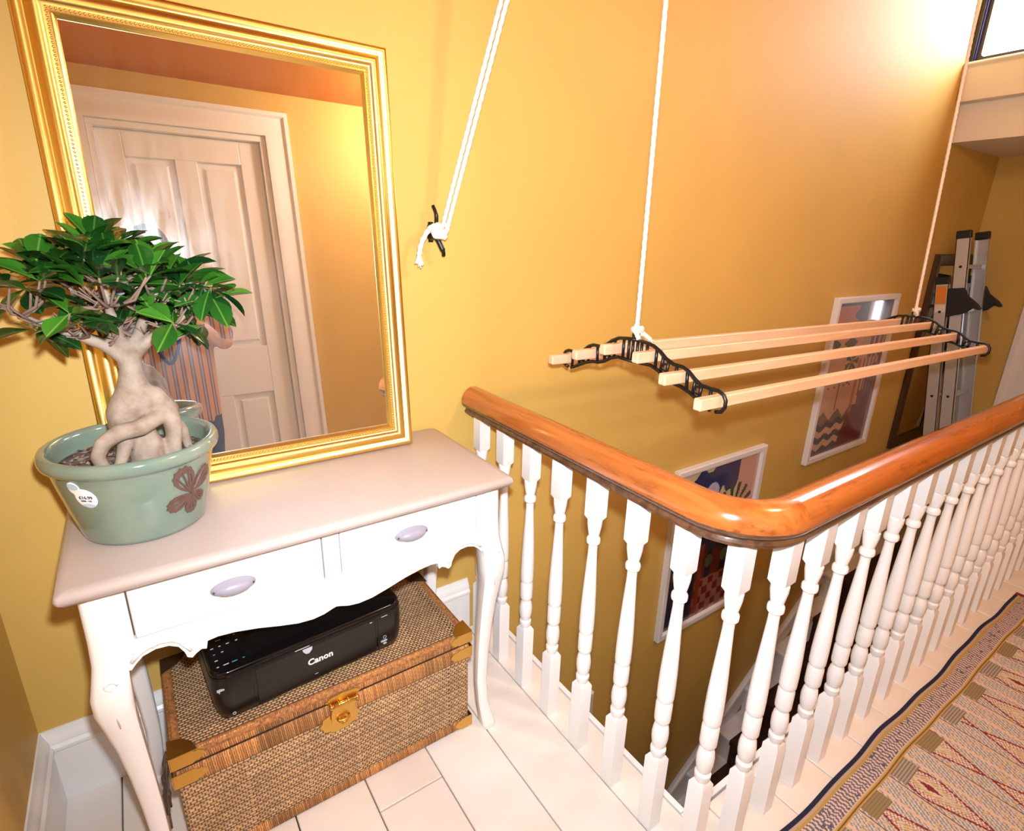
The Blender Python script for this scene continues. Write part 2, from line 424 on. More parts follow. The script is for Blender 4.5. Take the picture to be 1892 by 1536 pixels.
# wall string with moulded top edge
def strz(x): return -1.338+.77*(x-3.142)
b = MB()
pts = [(1.345, strz(1.345)), (3.93, strz(3.93)), (4.04, -.56), (XF-.01, -.56), (XF-.01, -.80), (4.02, -.80), (1.345, strz(1.345)-.36)]
b.prism(pts, 'y', -.001, -.016)
b.build('string_board', WHITE, st)
for off, dp, hh in ((0, .030, .022), (-.032, .022, .016)):
    q = MB(); P = [(1.345, strz(1.345)+off), (3.93, strz(3.93)+off), (4.04, -.56+off), (XF-.01, -.56+off)]
    R = []
    for x, z in P: R.append([(x, -.001, z), (x, -dp, z), (x, -dp-.003, z-hh*.5), (x, -dp*.6, z-hh), (x, -.001, z-hh)])
    q.rings(R); q.build('string_moulding', WHITE, st, auto=40)
# short flight from the half landing up to the upper landing (right of the frame)
for k in range(1, 4):
    z = -RISE*k; x0 = XE+GO*(k-1)
    bevel(MB().box((x0, YB+.003, z-.03), (x0+GO+.02, OY-.01, z)).build('tread', WHITE, st), .008, 3)
    MB().box((x0, YB+.003, z), (x0+.015, OY-.01, z+RISE-.025)).build('riser', WHITE, st)
MB().box((XE+3*GO, YB+.003, -.76), (XE+3*GO+.015, OY-.01, -.60)).build('riser', WHITE, st)
MB().box((XE+3*GO, YB+.003, -.79), (XF-.004, OY-.008, -.76)).build('tread', WHITE, st)
tag(MB().box((OX, OY-.12, -2.75), (XE-.005, OY-.006, -.31)).build('wall_stair', OCHRE), kind='structure')
tag(MB().box((-.05, YB, -2.75), (5.2, -.001, -2.67)).build('floor_lower', CARPET), kind='structure')

# ------------------------------------------------------------------ balustrade
bal = thing('balustrade', (1.9, -.8, 0), 'white turned balusters under a varnished orange wooden handrail round the stairwell', 'balustrade')
RX, RY, RH = 1.265, -.963, .803
def rail_path(rad=.115, n=9):
    P = [(RX, -.003), (RX, -.20), (RX, -.45), (RX, -.70)]
    for k in range(n+1):
        a = PI+PI/2*k/n; P.append((RX+rad+rad*math.cos(a), RY+rad+rad*math.sin(a)))
    P += [(1.8, RY), (2.2, RY), (2.7, RY), (3.2, RY), (XE-.02, RY)]
    return P
half = [(.020, 0), (.028, .003), (.030, .010), (.025, .016), (.026, .020), (.036, .026), (.0405, .036), (.040, .049), (.034, .064), (.024, .076), (.010, .083)]
prof = half + [(-s, t) for s, t in half[::-1]]
P = rail_path(); R = []
for i, (x, y) in enumerate(P):
    a = Vector(P[max(i-1, 0)]); c = Vector(P[min(i+1, len(P)-1)]); t = (c-a).normalized(); nrm = Vector((t.y, -t.x))
    R.append([(x+nrm.x*s_, y+nrm.y*s_, RH+t_) for s_, t_ in prof])
npf = len(prof)
segs = [(0, 4, RAILY), (4, 13, RAILY), (13, len(R)-1, RAILW)]
for i0_, i1_, m_ in segs:
    hb = MB(); RR_ = [list(r_) for r_ in R[i0_:i1_+1]]
    hb.rings(RR_)
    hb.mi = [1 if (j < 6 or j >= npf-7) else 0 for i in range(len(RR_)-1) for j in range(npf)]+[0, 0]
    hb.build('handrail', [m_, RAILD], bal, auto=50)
# baluster: square blocks with a turned middle
def baluster_mesh():
    b = MB(); h = .0185
    def blk(z0, z1, top, bot):
        c = .0025
        L = []
        def sq(w, z): return [(-w, -w, z), (w, -w, z), (w, w, z), (-w, w, z)]
        if bot: L += [sq(h-.007, z0), sq(h, z0+.012)]
        else: L += [sq(h, z0)]
        if top: L += [sq(h, z1-.012), sq(h-.007, z1)]
        else: L += [sq(h, z1)]
        b.rings(L)
    blk(0, .215, True, False); blk(.690, RH, False, True)
    pr = [(.0125, .21), (.0175, .222), (.0178, .234), (.0135, .240), (.0160, .246), (.0185, .262), (.0190, .280), (.0165, .298), (.0125, .306), (.0175, .314), (.0185, .320), (.0185, .362), (.0160, .370), (.0188, .376), (.0190, .384), (.0192, .410), (.0185, .450), (.0165, .500), (.0135, .560), (.0112, .610), (.0112, .626), (.0165, .632), (.0170, .638), (.0165, .644), (.0125, .650), (.0145, .660), (.0178, .680), (.0180, .692), (.0150, .696)]
    b.lathe(pr, seg=14)
    return b
def crn(x, y, z=0): return (x, y, z)
first = None
pos = [(RX, RY+.1293*k) for k in range(1, 8)] + [(RX+.034, RY+.034)] + [(1.399+.1285*k, RY) for k in range(0, 17)]
for (x, y) in pos:
    if first is None:
        bo = baluster_mesh().build('baluster', WHITE, bal, auto=35, local=True); first = bo.data
    else: bo = mesh_obj('baluster', first, bal)
    bo.location = Vector((x, y, 0))-ORG[bal.name]

# ------------------------------------------------------------------ console table
ct = thing('console_table', (.694, -.22, 0), 'white two-drawer console table with scalloped apron and curved legs', 'table')
TX0, TX1, TY, TZ = .258, 1.131, -.431, .78
tp = MB()
def rr(x0, x1, y0, y1, z, r=.006):
    return [(x0+r, y0, z), (x1-r, y0, z), (x1, y0+r, z), (x1, y1-r, z), (x1-r, y1, z), (x0+r, y1, z), (x0, y1-r, z), (x0, y0+r, z)]
R = []
for ins, z in ((.016, TZ-.026), (.006, TZ-.024), (.001, TZ-.018), (0, TZ-.011), (.002, TZ-.005), (.008, TZ-.0015), (.014, TZ)):
    R.append(rr(TX0+ins, TX1-ins, TY+ins, -.012, z))
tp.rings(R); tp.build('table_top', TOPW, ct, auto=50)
AX0, AX1, AY = .282, 1.106, -.405
MX = (AX0+AX1)/2
# scalloped lower front apron
left = [(.325, .585), (.332, .582), (.340, .592), (.352, .603), (.372, .609), (.392, .607), (.406, .598), (.414, .582), (.4165, .570), (.424, .565), (.432, .572), (.441, .577), (.449, .574), (.4525, .590), (.47, .592), (.50, .589), (.54, .580), (.58, .568), (.615, .559), (.645, .5565), (.668, .5595), (.685, .5655), (MX, .568)]
right = [(2*MX-x, z) for x, z in left[::-1][1:]]
bot = left+right
def scal(name, y0, y1, pts, axis='y', zt=.639):
    b = MB()
    n = len(pts); V = []; F = []
    for y in (y0, y1):
        for (x, z) in pts: V.append((x, y, z) if axis == 'y' else (y, x, z))
        for (x, z) in pts: V.append((x, y, zt) if axis == 'y' else (y, x, zt))
    for i in range(n-1):
        F += [(i, i+1, n+i+1, n+i), (2*n+i, 3*n+i, 3*n+i+1, 2*n+i+1), (i, 2*n+i, 2*n+i+1, i+1), (n+i, n+i+1, 3*n+i+1, 3*n+i)]
    F += [(0, n, 3*n, 2*n), (n-1, 3*n-1, 4*n-1, 2*n-1)]
    return b.add(V, F).build(name, TABLEW, ct)
scal('front_apron', AY+.006, AY+.024, bot)
b = MB(); b.box((.325, AY+.006, .747), (2*MX-.325, AY+.024, TZ-.026))
for x0, x1 in ((.325, .3455), (.6775, 2*MX-.6775), (2*MX-.3455, 2*MX-.325)): b.box((x0, AY+.006, .639), (x1, AY+.024, .747))
b.build('drawer_frame', TABLEW, ct)
for xs_ in (.285, 2*MX-.285-.018):
    scal('side_apron', xs_, xs_+.018, [(-.365, .60), (-.34, .612), (-.30, .618), (-.25, .600), (-.21, .592), (-.17, .600), (-.12, .618), (-.08, .612), (-.06, .60)], 'x', TZ-.026)
MB().box((.33, -.045, .60), (2*MX-.33, -.028, TZ-.026)).build('back_apron', TABLEW, ct)
# moulded carving along the outer curves of the apron
for s in (0, 1):
    pts = [(.334, .597), (.346, .612), (.362, .621), (.380, .623), (.398, .619), (.410, .609), (.418, .594), (.424, .581)]
    if s: pts = [(2*MX-x, z) for x, z in pts]
    q = MB(); q.tube([(x, AY+.006, z) for x, z in pts], [.0035, .006, .0065, .006, .0055, .005, .0045, .003], 8, flat=(1, 1))
    for k, (dx, dz) in enumerate(((-.004, .010), (.010, .012), (.024, .010))):
        x = pts[1][0]+(dx if not s else -dx); q.ball((x, AY+.006, pts[1][1]+dz*.5), (.006, .004, .005), 8, 6)
    q.build('carving', TABLEW, ct, smooth=True)
# legs
def leg(sx, sy):
    cx = AX0+.0235 if sx < 0 else AX1-.0235
    cy = AY+.0235 if sy < 0 else -.055
    prof = [(.754, .0225, 0), (.66, .0235, 0), (.615, .0245, .001), (.585, .027, .004), (.555, .0295, .008), (.52, .0285, .009), (.48, .0250, .006), (.42, .0210, .001), (.34, .0180, -.004), (.25, .0160, -.008), (.16, .0145, -.010), (.09, .0145, -.007), (.045, .0165, -.001), (.018, .0185, .004), (.006, .0185, .006), (0, .0165, .006)]
    R = []
    for z, h, o in prof:
        x = cx+sx*o; y = cy+sy*o; c = h*.30
        R.append([(x-h+c, y-h, z), (x+h-c, y-h, z), (x+h, y-h+c, z), (x+h, y+h-c, z), (x+h-c, y+h, z), (x-h+c, y+h, z), (x-h, y+h-c, z), (x-h, y-h+c, z)])
    b = MB(); b.rings(R); l = b.build('leg', TABLEW, ct, auto=45)
    if sy < 0:   # leaf scroll carved on the knee
        q = MB(); X = cx+sx*.006; Y = cy+sy*.006-.0275
        for (a0, a1, r_, ox, oz) in ((0, 300, .010, 0, .575), (180, 430, .008, -.004*sx, .545), (20, 260, .007, .006*sx, .525)):
            q.tube([(X+ox+r_*math.cos(math.radians(a0+(a1-a0)*k/12))*(1-k/26), Y-.001, oz+r_*math.sin(math.radians(a0+(a1-a0)*k/12))*(1-k/26)) for k in range(13)], .0022, 6)
        q.tube([(X, Y-.001, .56), (X-.002, Y, .52), (X, Y+.002, .48)], [.003, .004, .001], 6)
        c_ = q.build('knee_carving', TABLEW, None, smooth=True); c_.parent = l; c_.location = c_.location-ORG[ct.name]
    return l
for sx in (-1, 1):
    for sy in (-1, 1): leg(sx, sy)
# drawers with oval cup pulls
for x0, x1 in ((.347, .676), (2*MX-.676, 2*MX-.347)):
    q = MB(); y = AY+.005
    R = []
    for ins, yy in ((.0012, AY+.022), (.0012, y+.003), (.003, y), (.012, y), (.014, y+.0022), (.017, y+.0022), (.019, y)):
        R.append([(x0+ins, yy, .641+ins), (x1-ins, yy, .641+ins), (x1-ins, yy, .745-ins), (x0+ins, yy, .745-ins)])
    q.rings(R); dr = q.build('drawer', TABLEW, ct)
    cxh = (x0+x1)/2+(-.003 if x0 < .5 else -.005)
    p = MB(); seg = 28; A, B = .0395, .0172
    R = []
    for f_, d in ((1, 0), (.99, .002), (.90, .0035), (.84, .007), (.72, .013), (.5, .0175), (.25, .0195), (.02, .020)):
        R.append([(cxh+A*f_*math.cos(2*PI*k/seg), y-d, .691+B*f_*math.sin(2*PI*k/seg)) for k in range(seg)])
    p.rings(R)
    for sx in (-1, 1): p.ball((cxh+sx*A*.86, y-.007, .691), .0022, 8, 6, mi=1)
    h = p.build('cup_pull', [mat('cup_pull_grey', (148, 144, 158), .35), SCREW], None, smooth=True); h.parent = dr; h.location = h.location-ORG[ct.name]

# ------------------------------------------------------------------ gilt mirror leaning on the wall
LEAN = math.atan((.110-.035)/.955)
MW, MH = .672, .958
gm = thing('gilt_mirror', (.677, -.1105, TZ+.0026), 'large gold framed mirror leaning on the ochre wall behind the bonsai', 'mirror', rot=(-LEAN, 0, 0))
prof = [(0, -.030), (0, -.006), (.003, -.001), (.008, 0), (.0125, -.002), (.0155, -.007), (.0185, -.0085), (.0215, -.007), (.026, -.002), (.031, 0), (.0365, -.002), (.0405, -.0075), (.0435, -.010), (.0455, -.0105), (.0535, -.0115), (.0555, -.011), (.0585, -.0135), (.062, -.018), (.062, -.026)]
prof = [(d, -h) for d, h in prof]    # y is depth behind the front
def rect_frame(prof, w, h, x0=None):
    V = []; F = []; n = len(prof)
    for d, y in prof: V += [(-w/2+d, y, d), (w/2-d, y, d), (w/2-d, y, h-d), (-w/2+d, y, h-d)]
    for i in range(n):
        k = (i+1) % n
        for j in range(4): F.append((i*4+j, i*4+(j+1) % 4, k*4+(j+1) % 4, k*4+j))
    return MB().add(V, F)
rect_frame(prof, MW, MH).build('frame', GOLD, gm, auto=50, local=True)
# row of small beads round the sight edge
bd = MB(); bv = []; d = .0495; y = .0105
def bead(x, z):
    r = .0030
    V = [(x, y-r, z), (x-r, y, z), (x, y, z-r), (x+r, y, z), (x, y, z+r)]
    k = .7
    V += [(x-r*k, y-r*k, z-r*k*.5), (x+r*k, y-r*k, z-r*k*.5), (x+r*k, y-r*k, z+r*k*.5), (x-r*k, y-r*k, z+r*k*.5)]
    bd.add(V, [(0, 5, 6), (0, 6, 7), (0, 7, 8), (0, 8, 5), (5, 1, 2), (5, 2, 6), (6, 2, 3), (6, 3, 7), (7, 3, 4), (7, 4, 8), (8, 4, 1), (8, 1, 5)])
n = int((MW-2*d)/.0068)
for k in range(n+1):
    x = -MW/2+d+(MW-2*d)*k/n; bead(x, d); bead(x, MH-d)
n = int((MH-2*d)/.0068)
for k in range(1, n):
    z = d+(MH-2*d)*k/n; bead(-MW/2+d, z); bead(MW/2-d, z)
tag(bd.build('beading', GOLD, gm, smooth=True, local=True), kind='stuff')
# silvered glass with dusty wipe marks
MIR = bpy.data.materials.new('mirror_glass'); MIR.use_nodes = True
nt = MIR.node_tree; nt.nodes.clear()
out = nt.nodes.new('ShaderNodeOutputMaterial'); g1 = nt.nodes.new('ShaderNodeBsdfGlossy'); g2 = nt.nodes.new('ShaderNodeBsdfGlossy'); df = nt.nodes.new('ShaderNodeBsdfDiffuse')
g1.inputs['Roughness'].default_value = .004; g1.inputs['Color'].default_value = (.90, .91, .91, 1)
g2.inputs['Roughness'].default_value = .26; g2.inputs['Color'].default_value = (.9, .92, .95, 1)
df.inputs['Color'].default_value = (.8, .82, .85, 1)
tc = nt.nodes.new('ShaderNodeTexCoord'); mp = nt.nodes.new('ShaderNodeMapping'); mp.inputs['Scale'].default_value = (9, 1, 1.6); mp.inputs['Rotation'].default_value = (0, .12, 0)
nz = nt.nodes.new('ShaderNodeTexNoise'); nz.inputs['Scale'].default_value = 4; nz.inputs['Detail'].default_value = 7; nz.inputs['Roughness'].default_value = .65
rp = nt.nodes.new('ShaderNodeMapRange'); rp.inputs[1].default_value = .38; rp.inputs[2].default_value = .75; rp.inputs[3].default_value = .006; rp.inputs[4].default_value = .075
m1 = nt.nodes.new('ShaderNodeMixShader'); m2 = nt.nodes.new('ShaderNodeMixShader'); m2.inputs[0].default_value = .012
nt.links.new(tc.outputs['Object'], mp.inputs['Vector']); nt.links.new(mp.outputs['Vector'], nz.inputs['Vector']); nt.links.new(nz.outputs['Fac'], rp.inputs[0])
nt.links.new(rp.outputs[0], m1.inputs[0]); nt.links.new(g1.outputs[0], m1.inputs[1]); nt.links.new(g2.outputs[0], m1.inputs[2])
nt.links.new(m1.outputs[0], m2.inputs[1]); nt.links.new(df.outputs[0], m2.inputs[2]); nt.links.new(m2.outputs[0], out.inputs[0])
g = MB(); i0 = .058
g.rings([[(-MW/2+i0, .026, i0), (MW/2-i0, .026, i0), (MW/2-i0, .026, MH-i0), (-MW/2+i0, .026, MH-i0)], [(-MW/2+i0, .0195, i0), (MW/2-i0, .0195, i0), (MW/2-i0, .0195, MH-i0), (-MW/2+i0, .0195, MH-i0)]])
g.build('glass', MIR, gm, local=True)

# ------------------------------------------------------------------ potted ginseng ficus
PX, PY = .394, -.218
fic = thing('potted_ficus', (PX, PY, TZ), 'bulbous-rooted bonsai ficus with glossy green leaves in a sage glazed pot', 'potted plant')
GLAZE = mat('sage_glaze', (126, 140, 124), .12, coat=.6, vary=1, vscale=9, vcol=(104, 124, 112))
pot = MB()
pot.lathe([(.002, 0), (.094, 0), (.1015, .003), (.104, .010), (.113, .05), (.122, .092), (.1285, .125), (.1315, .140), (.1335, .1435), (.1405, .147), (.1432, .154), (.1432, .162), (.140, .169), (.134, .1715), (.128, .169), (.1255, .160), (.123, .13), (.118, .10), (.002, .10)], (PX, PY, TZ), 64)
po = pot.build('pot', GLAZE, fic, auto=60)
def pot_r(z):
    zz = [(.0, .1015), (.010, .104), (.05, .113), (.092, .122), (.125, .1285), (.140, .1315)]
    t = z-TZ
    for (a, ra), (b_, rb) in zip(zz, zz[1:]):
        if t <= b_: return ra+(rb-ra)*(t-a)/(b_-a)
    return .1315
SOIL = mat('bark_soil', (62, 48, 40), .95, bump=1.0, bscale=120, vary=1, vscale=70, vcol=(120, 104, 92))
sl = MB(); seg = 40; R = []
for f_ in (1, .85, .7, .5, .3, .1):
    R.append([(PX+.1235*f_*math.cos(2*PI*k/seg), PY+.1235*f_*math.sin(2*PI*k/seg), TZ+.1335+random.uniform(-.003, .004)*(f_ < 1)) for k in range(seg)])
R.append([(PX, PY, TZ+.135)]*seg)
sl.rings(R, caps=False); sl.build('soil', SOIL, fic)
ch = MB()
for k in range(260):
    a = random.uniform(0, 2*PI); r_ = .115*math.sqrt(random.random()); x, y = PX+r_*math.cos(a), PY+r_*math.sin(a)
    b0 = random.uniform(0, PI); l = random.uniform(.003, .009); dx, dy = l*math.cos(b0), l*math.sin(b0); z = TZ+.136+random.uniform(0, .004); q = random.uniform(.0015, .003)
    ch.add([(x-dx, y-dy, z), (x+dx, y+dy, z+random.uniform(-.002, .004)), (x-dy*.3, y+dx*.3, z+q), (x+dy*.3, y-dx*.3, z-q)], [(0, 1, 2), (0, 3, 1), (0, 2, 3), (1, 3, 2)])
tag(ch.build('bark_chips', mat('bark_chip', (96, 78, 64), .9, vary=1, vscale=90, vcol=(150, 134, 120)), fic), kind='stuff')
# butterfly relief on the glaze
BFLY = mat('brown_relief', (92, 66, 56), .35, coat=.3)
def on_pot(s, t, h, ang0=-50, z0=.858):
    z = z0+t; r_ = pot_r(z); a = math.radians(ang0)+s/r_
    return (PX+(r_+h)*math.cos(a), PY+(r_+h)*math.sin(a), z)
bf = MB()
def wing_ring(cx, cy, L, W, ang, inner=.55, scal_=0, n=26):
    O, I = [], []
    for k in range(n):
        t = 2*PI*k/n
        lx = L*(.5-.5*math.cos(t)); wy = W*math.sin(t)*(.25+.75*math.sin(min(t, 2*PI-t)/2))
        e = 1+(.07*(k % 2) if scal_ and PI*.5 < t < PI*1.5 else 0)
        for lst, q in ((O, e), (I, inner)):
            X = lx*q+(L*.22*(1-q)*1.6 if q == inner else 0); Y = wy*q
            lst.append((cx+X*math.cos(ang)-Y*math.sin(ang), cy+X*math.sin(ang)+Y*math.cos(ang)))
    bf.rings([[on_pot(p[0], p[1], .0003) for p in O], [on_pot(p[0], p[1], .0028) for p in O], [on_pot(p[0], p[1], .0028) for p in I], [on_pot(p[0], p[1], .0003) for p in I]], caps=False)
rad = math.radians
for (ang, L_, W_, cx_, cy_) in ((112, .056, .024, -.003, .004), (38, .052, .020, .003, .004), (200, .044, .018, -.003, -.003), (268, .036, .015, .000, -.005), (322, .030, .013, .004, -.003)):
    wing_ring(cx_, cy_, L_, W_, rad(ang), .66, 1)
    for da in (-16, 0, 16): bf.tube([on_pot(cx_, cy_, .0016), on_pot(cx_+L_*.5*math.cos(rad(ang+da)), cy_+L_*.5*math.sin(rad(ang+da)), .0018), on_pot(cx_+L_*.86*math.cos(rad(ang+da*.9)), cy_+L_*.86*math.sin(rad(ang+da*.9)), .0016)], [.0034, .0020, .0026], 6)
bf.tube([on_pot(.0, -.014, .003), on_pot(.0, 0, .004), on_pot(.001, .016, .003)], [.002, .0042, .002], 8)
for sgn in (-1, 1): bf.tube([on_pot(.001, .016, .002), on_pot(.001+.004*sgn, .026, .002), on_pot(.002+.008*sgn, .034, .0015)], .0009, 6)
o = bf.build('butterfly_relief', BFLY, None, auto=40); o.parent = po; o.location = o.location-ORG[fic.name]; tag(o, 'dark brown butterfly relief')
# white price sticker
stk = MB(); n = 44; O = []
SA, SZ = -130, .893
for k in range(n):
    t = 2*PI*k/n
    # big round plus smaller round to the upper left
    best = 0
    for (cx, cy, rr_) in ((.004, -.006, .0195), (-.011, .014, .0125)):
        bx_, by_ = math.cos(t), math.sin(t); bq = bx_*cx+by_*cy; disc = bq*bq-(cx*cx+cy*cy-rr_*rr_)
        if disc > 0: best = max(best, bq+math.sqrt(disc))
    O.append((best*math.cos(t), best*math.sin(t)))
stk.rings([[on_pot(p[0], p[1], .0002, SA, SZ) for p in O], [on_pot(p[0], p[1], .0009, SA, SZ) for p in O], [on_pot(p[0]*.82, p[1]*.82, .0009, SA, SZ) for p in O], [on_pot(p[0]*.45, p[1]*.45, .0010, SA, SZ) for p in O], [on_pot(p[0]*.05, p[1]*.05, .0010, SA, SZ) for p in O]])
STK = mat('white_sticker', (236, 238, 240), .35); STKB = mat('sticker_pale_blue', (178, 202, 214), .35)
so = stk.build('price_sticker', STK, None, smooth=True); so.parent = po; so.location = so.location-ORG[fic.name]; tag(so, 'white price sticker')
for (cx, cy, rx, ry) in ((-.0105, .017, .0105, .0065), (.006, -.0195, .011, .0035)):
    q = MB(); V = [on_pot(cx+rx*math.cos(2*PI*k/20), cy+ry*math.sin(2*PI*k/20), .0013, SA, SZ) for k in range(20)]
    q.add(V, [tuple(range(20))])
    for p_ in range(1): stb = q.build('sticker_print', STKB, None)
    stb.parent = po; stb.location = stb.location-ORG[fic.name]
def pot_text(body, s0, t0, size, name):
    a = rad(SA); r_ = pot_r(SZ+t0); aa = a+s0/r_
    o_ = on_pot(s0, t0, .0016, SA, SZ)
    tang = Vector((-math.sin(aa), math.cos(aa), 0)); upv = Vector((math.cos(aa)*.21, math.sin(aa)*.21, .978))
    t = text_mesh(name, body, size, mat('sticker_ink', (24, 24, 28), .5), po, Matrix.Translation(-ORG[fic.name]) @ frame_matrix(o_, tang, upv), bold=.00018, extrude=.0001)
pot_text('£16.99', .006, -.0035, .0088, 'price_print')
pot_text('0098 - 170', .005, -.0105, .0042, 'code_print')
# trunk: swollen roots joined into one skin
BARKP = mat('pale_ficus_bark', (166, 150, 134), .75, bump=.9, bscale=70, vary=1, vscale=34, vcol=(128, 108, 92))
tk = MB()
def chain(P, R_, seg=12):
    for i in range(len(P)-1): tk.bone(P[i], P[i+1], R_[i], R_[i+1], seg)
y0 = -.232
chain([(.415, y0, 1.118), (.413, y0, 1.085), (.412, y0, 1.055), (.414, y0+.005, 1.025), (.412, y0+.01, .99)], [.021, .018, .025, .037, .034])
chain([(.402, y0, 1.035), (.388, y0-.004, 1.005), (.384, y0+.01, .97)], [.024, .026, .022])
chain([(.44, y0, 1.03), (.457, y0-.008, 1.005), (.463, y0-.012, .97), (.459, y0-.016, .935), (.456, y0-.016, .90)], [.020, .018, .0155, .013, .013])
chain([(.440, y0-.022, .995), (.412, y0-.050, .988), (.380, y0-.062, .988), (.355, y0-.066, .974), (.343, y0-.064, .95), (.349, y0-.058, .925), (.353, y0-.05, .90)], [.015, .0155, .015, .013, .011, .011, .012])
chain([(.390, y0-.030, .972), (.380, y0-.044, .945), (.370, y0-.048, .92), (.366, y0-.048, .90)], [.014, .0115, .009, .012])
chain([(.412, y0-.012, .955), (.416, y0-.012, .935), (.416, y0-.01, .90)], [.027, .030, .03])
chain([(.452, y0+.02, 1.0), (.478, y0+.03, .95), (.486, y0+.03, .90)], [.012, .010, .008])
BR = []
def limb(P, R_): BR.append(P); chain(P, R_, 10)
limb([(.413, y0, 1.105), (.385, y0, 1.132), (.352, y0-.005, 1.150), (.318, y0-.01, 1.168), (.285, y0-.015, 1.19)], [.017, .013, .009, .006, .004])
limb([(.418, y0, 1.11), (.432, y0+.005, 1.14), (.452, y0+.015, 1.18), (.475, y0+.02, 1.22)], [.016, .011, .008, .005])
limb([(.420, y0, 1.11), (.447, y0-.008, 1.135), (.485, y0-.015, 1.158), (.52, y0-.018, 1.185)], [.014, .010, .007, .004])
limb([(.41, y0, 1.115), (.405, y0-.01, 1.15), (.40, y0-.025, 1.20), (.40, y0-.035, 1.245)], [.014, .010, .007, .004])
limb([(.405, y0, 1.115), (.39, y0+.02, 1.15), (.365, y0+.04, 1.19), (.345, y0+.05, 1.235)], [.012, .009, .006, .004])
tr = tk.build('trunk', BARKP, fic); remesh(tr, .0036, 4)
# thin grey twigs
TWIG = mat('grey_twig', (132, 106, 92), .8, bump=.4, bscale=120)
tips = []
tw = MB()
def canopy_top(x):   # dome height over x
    return 1.228+.082*math.sqrt(max(0, 1-((x-.412)/.18)**2))
random.seed(21)
starts = [p for P in BR for p in P[1:]]
for k in range(66):
    a = random.uniform(0, 2*PI); r_ = math.sqrt(random.random())
    x = .412+.158*r_*math.cos(a); y = -.235+.100*r_*math.sin(a); zt = canopy_top(x)-.05*r_**2-random.uniform(0, .075)*(.4+.6*(1-r_))
    if k % 4 == 0: zt -= .058
    y = min(y, -.150)
    tips.append(Vector((x, y, zt)))
for t in tips:
    s_ = min(starts, key=lambda p: (Vector(p)-t).length+max(0, p[2]-t.z+.02)*3)
    s_ = Vector(s_); m_ = s_.lerp(t, .5)+Vector((random.uniform(-.012, .012), random.uniform(-.012, .012), -.012))
    tw.tube([s_, s_.lerp(m_, .5)+Vector((random.uniform(-.005, .005), random.uniform(-.005, .005), -.003)), m_, m_.lerp(t, .6), t], [.0032, .0028, .0024, .0020, .0016], 6)
for k in range(70):   # bare spurs under the leaves
    s_ = Vector(random.choice(starts)); d = Vector((random.uniform(-1, 1), random.uniform(-1, .4), random.uniform(.0, .8))).normalized()*random.uniform(.025, .06)
    e = s_+d; e.y = min(e.y, -.145); tw.tube([s_, s_.lerp(e, .5)+Vector((0, 0, -.004)), e], [.003, .0022, .0012], 5)
    for q in range(2):
        e2 = s_.lerp(e, .7)+Vector((random.uniform(-.02, .02), random.uniform(-.02, .01), random.uniform(0, .02))); e2.y = min(e2.y, -.14); tw.tube([s_.lerp(e, .6), e2], [.0018, .001], 5)
tag(tw.build('twigs', TWIG, fic, smooth=True), kind='stuff')
# leaves: one mesh, many objects
def leaf_mesh(name, L, W, fold, droop, m):
    V = []; F = []; n = 8
    for i in range(n+1):
        t = i/n; wv = W*[0, .16, .42, .72, .93, 1, .90, .60, 0][i]
        z = droop*(t*t)*-L; x = L*t
        V += [(x, -wv, z+abs(wv)*fold), (x, -wv*.5, z+abs(wv)*fold*.62), (x, 0, z), (x, wv*.5, z+abs(wv)*fold*.62), (x, wv, z+abs(wv)*fold)]
    for i in range(n):
        for j in range(4): a = i*5+j; F.append((a, a+1, a+6, a+5))
    me = bpy.data.meshes.new(name); me.from_pydata(V, [], F); me.materials.append(m)
    me.polygons.foreach_set('use_smooth', [True]*len(me.polygons)); me.update()
    return me
def leaf_mat(name, c1, c2):
    m = mat(name, c1, .22, coat=.25); nt = m.node_tree; b_ = nt.nodes['Principled BSDF']
    tc = nt.nodes.new('ShaderNodeTexCoord'); sp = nt.nodes.new('ShaderNodeSeparateXYZ'); nt.links.new(tc.outputs['Object'], sp.inputs[0])
    ab = nt.nodes.new('ShaderNodeMath'); ab.operation = 'ABSOLUTE'; nt.links.new(sp.outputs['Y'], ab.inputs[0])
    rp = nt.nodes.new('ShaderNodeMapRange'); rp.inputs[1].default_value = .0004; rp.inputs[2].default_value = .0016; nt.links.new(ab.outputs[0], rp.inputs[0])
    mx = nt.nodes.new('ShaderNodeMixRGB'); mx.inputs[1].default_value = lin(c2)+(1,); mx.inputs[2].default_value = lin(c1)+(1,)
    nt.links.new(rp.outputs[0], mx.inputs[0]); nt.links.new(mx.outputs[0], b_.inputs['Base Color'])
    return m
LM = [leaf_mat('leaf_green', (34, 84, 26), (84, 132, 48)), leaf_mat('leaf_dark_green', (20, 56, 22), (52, 96, 36)), leaf_mat('leaf_bright_green', (56, 112, 32), (110, 152, 62))]
LMESH = [leaf_mesh('leaf', .066, .0150, .35, .18, LM[0]), leaf_mesh('leaf', .060, .0160, .25, .35, LM[1]), leaf_mesh('leaf', .056, .0150, .45, .05, LM[2]), leaf_mesh('leaf', .064, .0160, .3, .25, LM[1])]
random.seed(5)
nl = 0
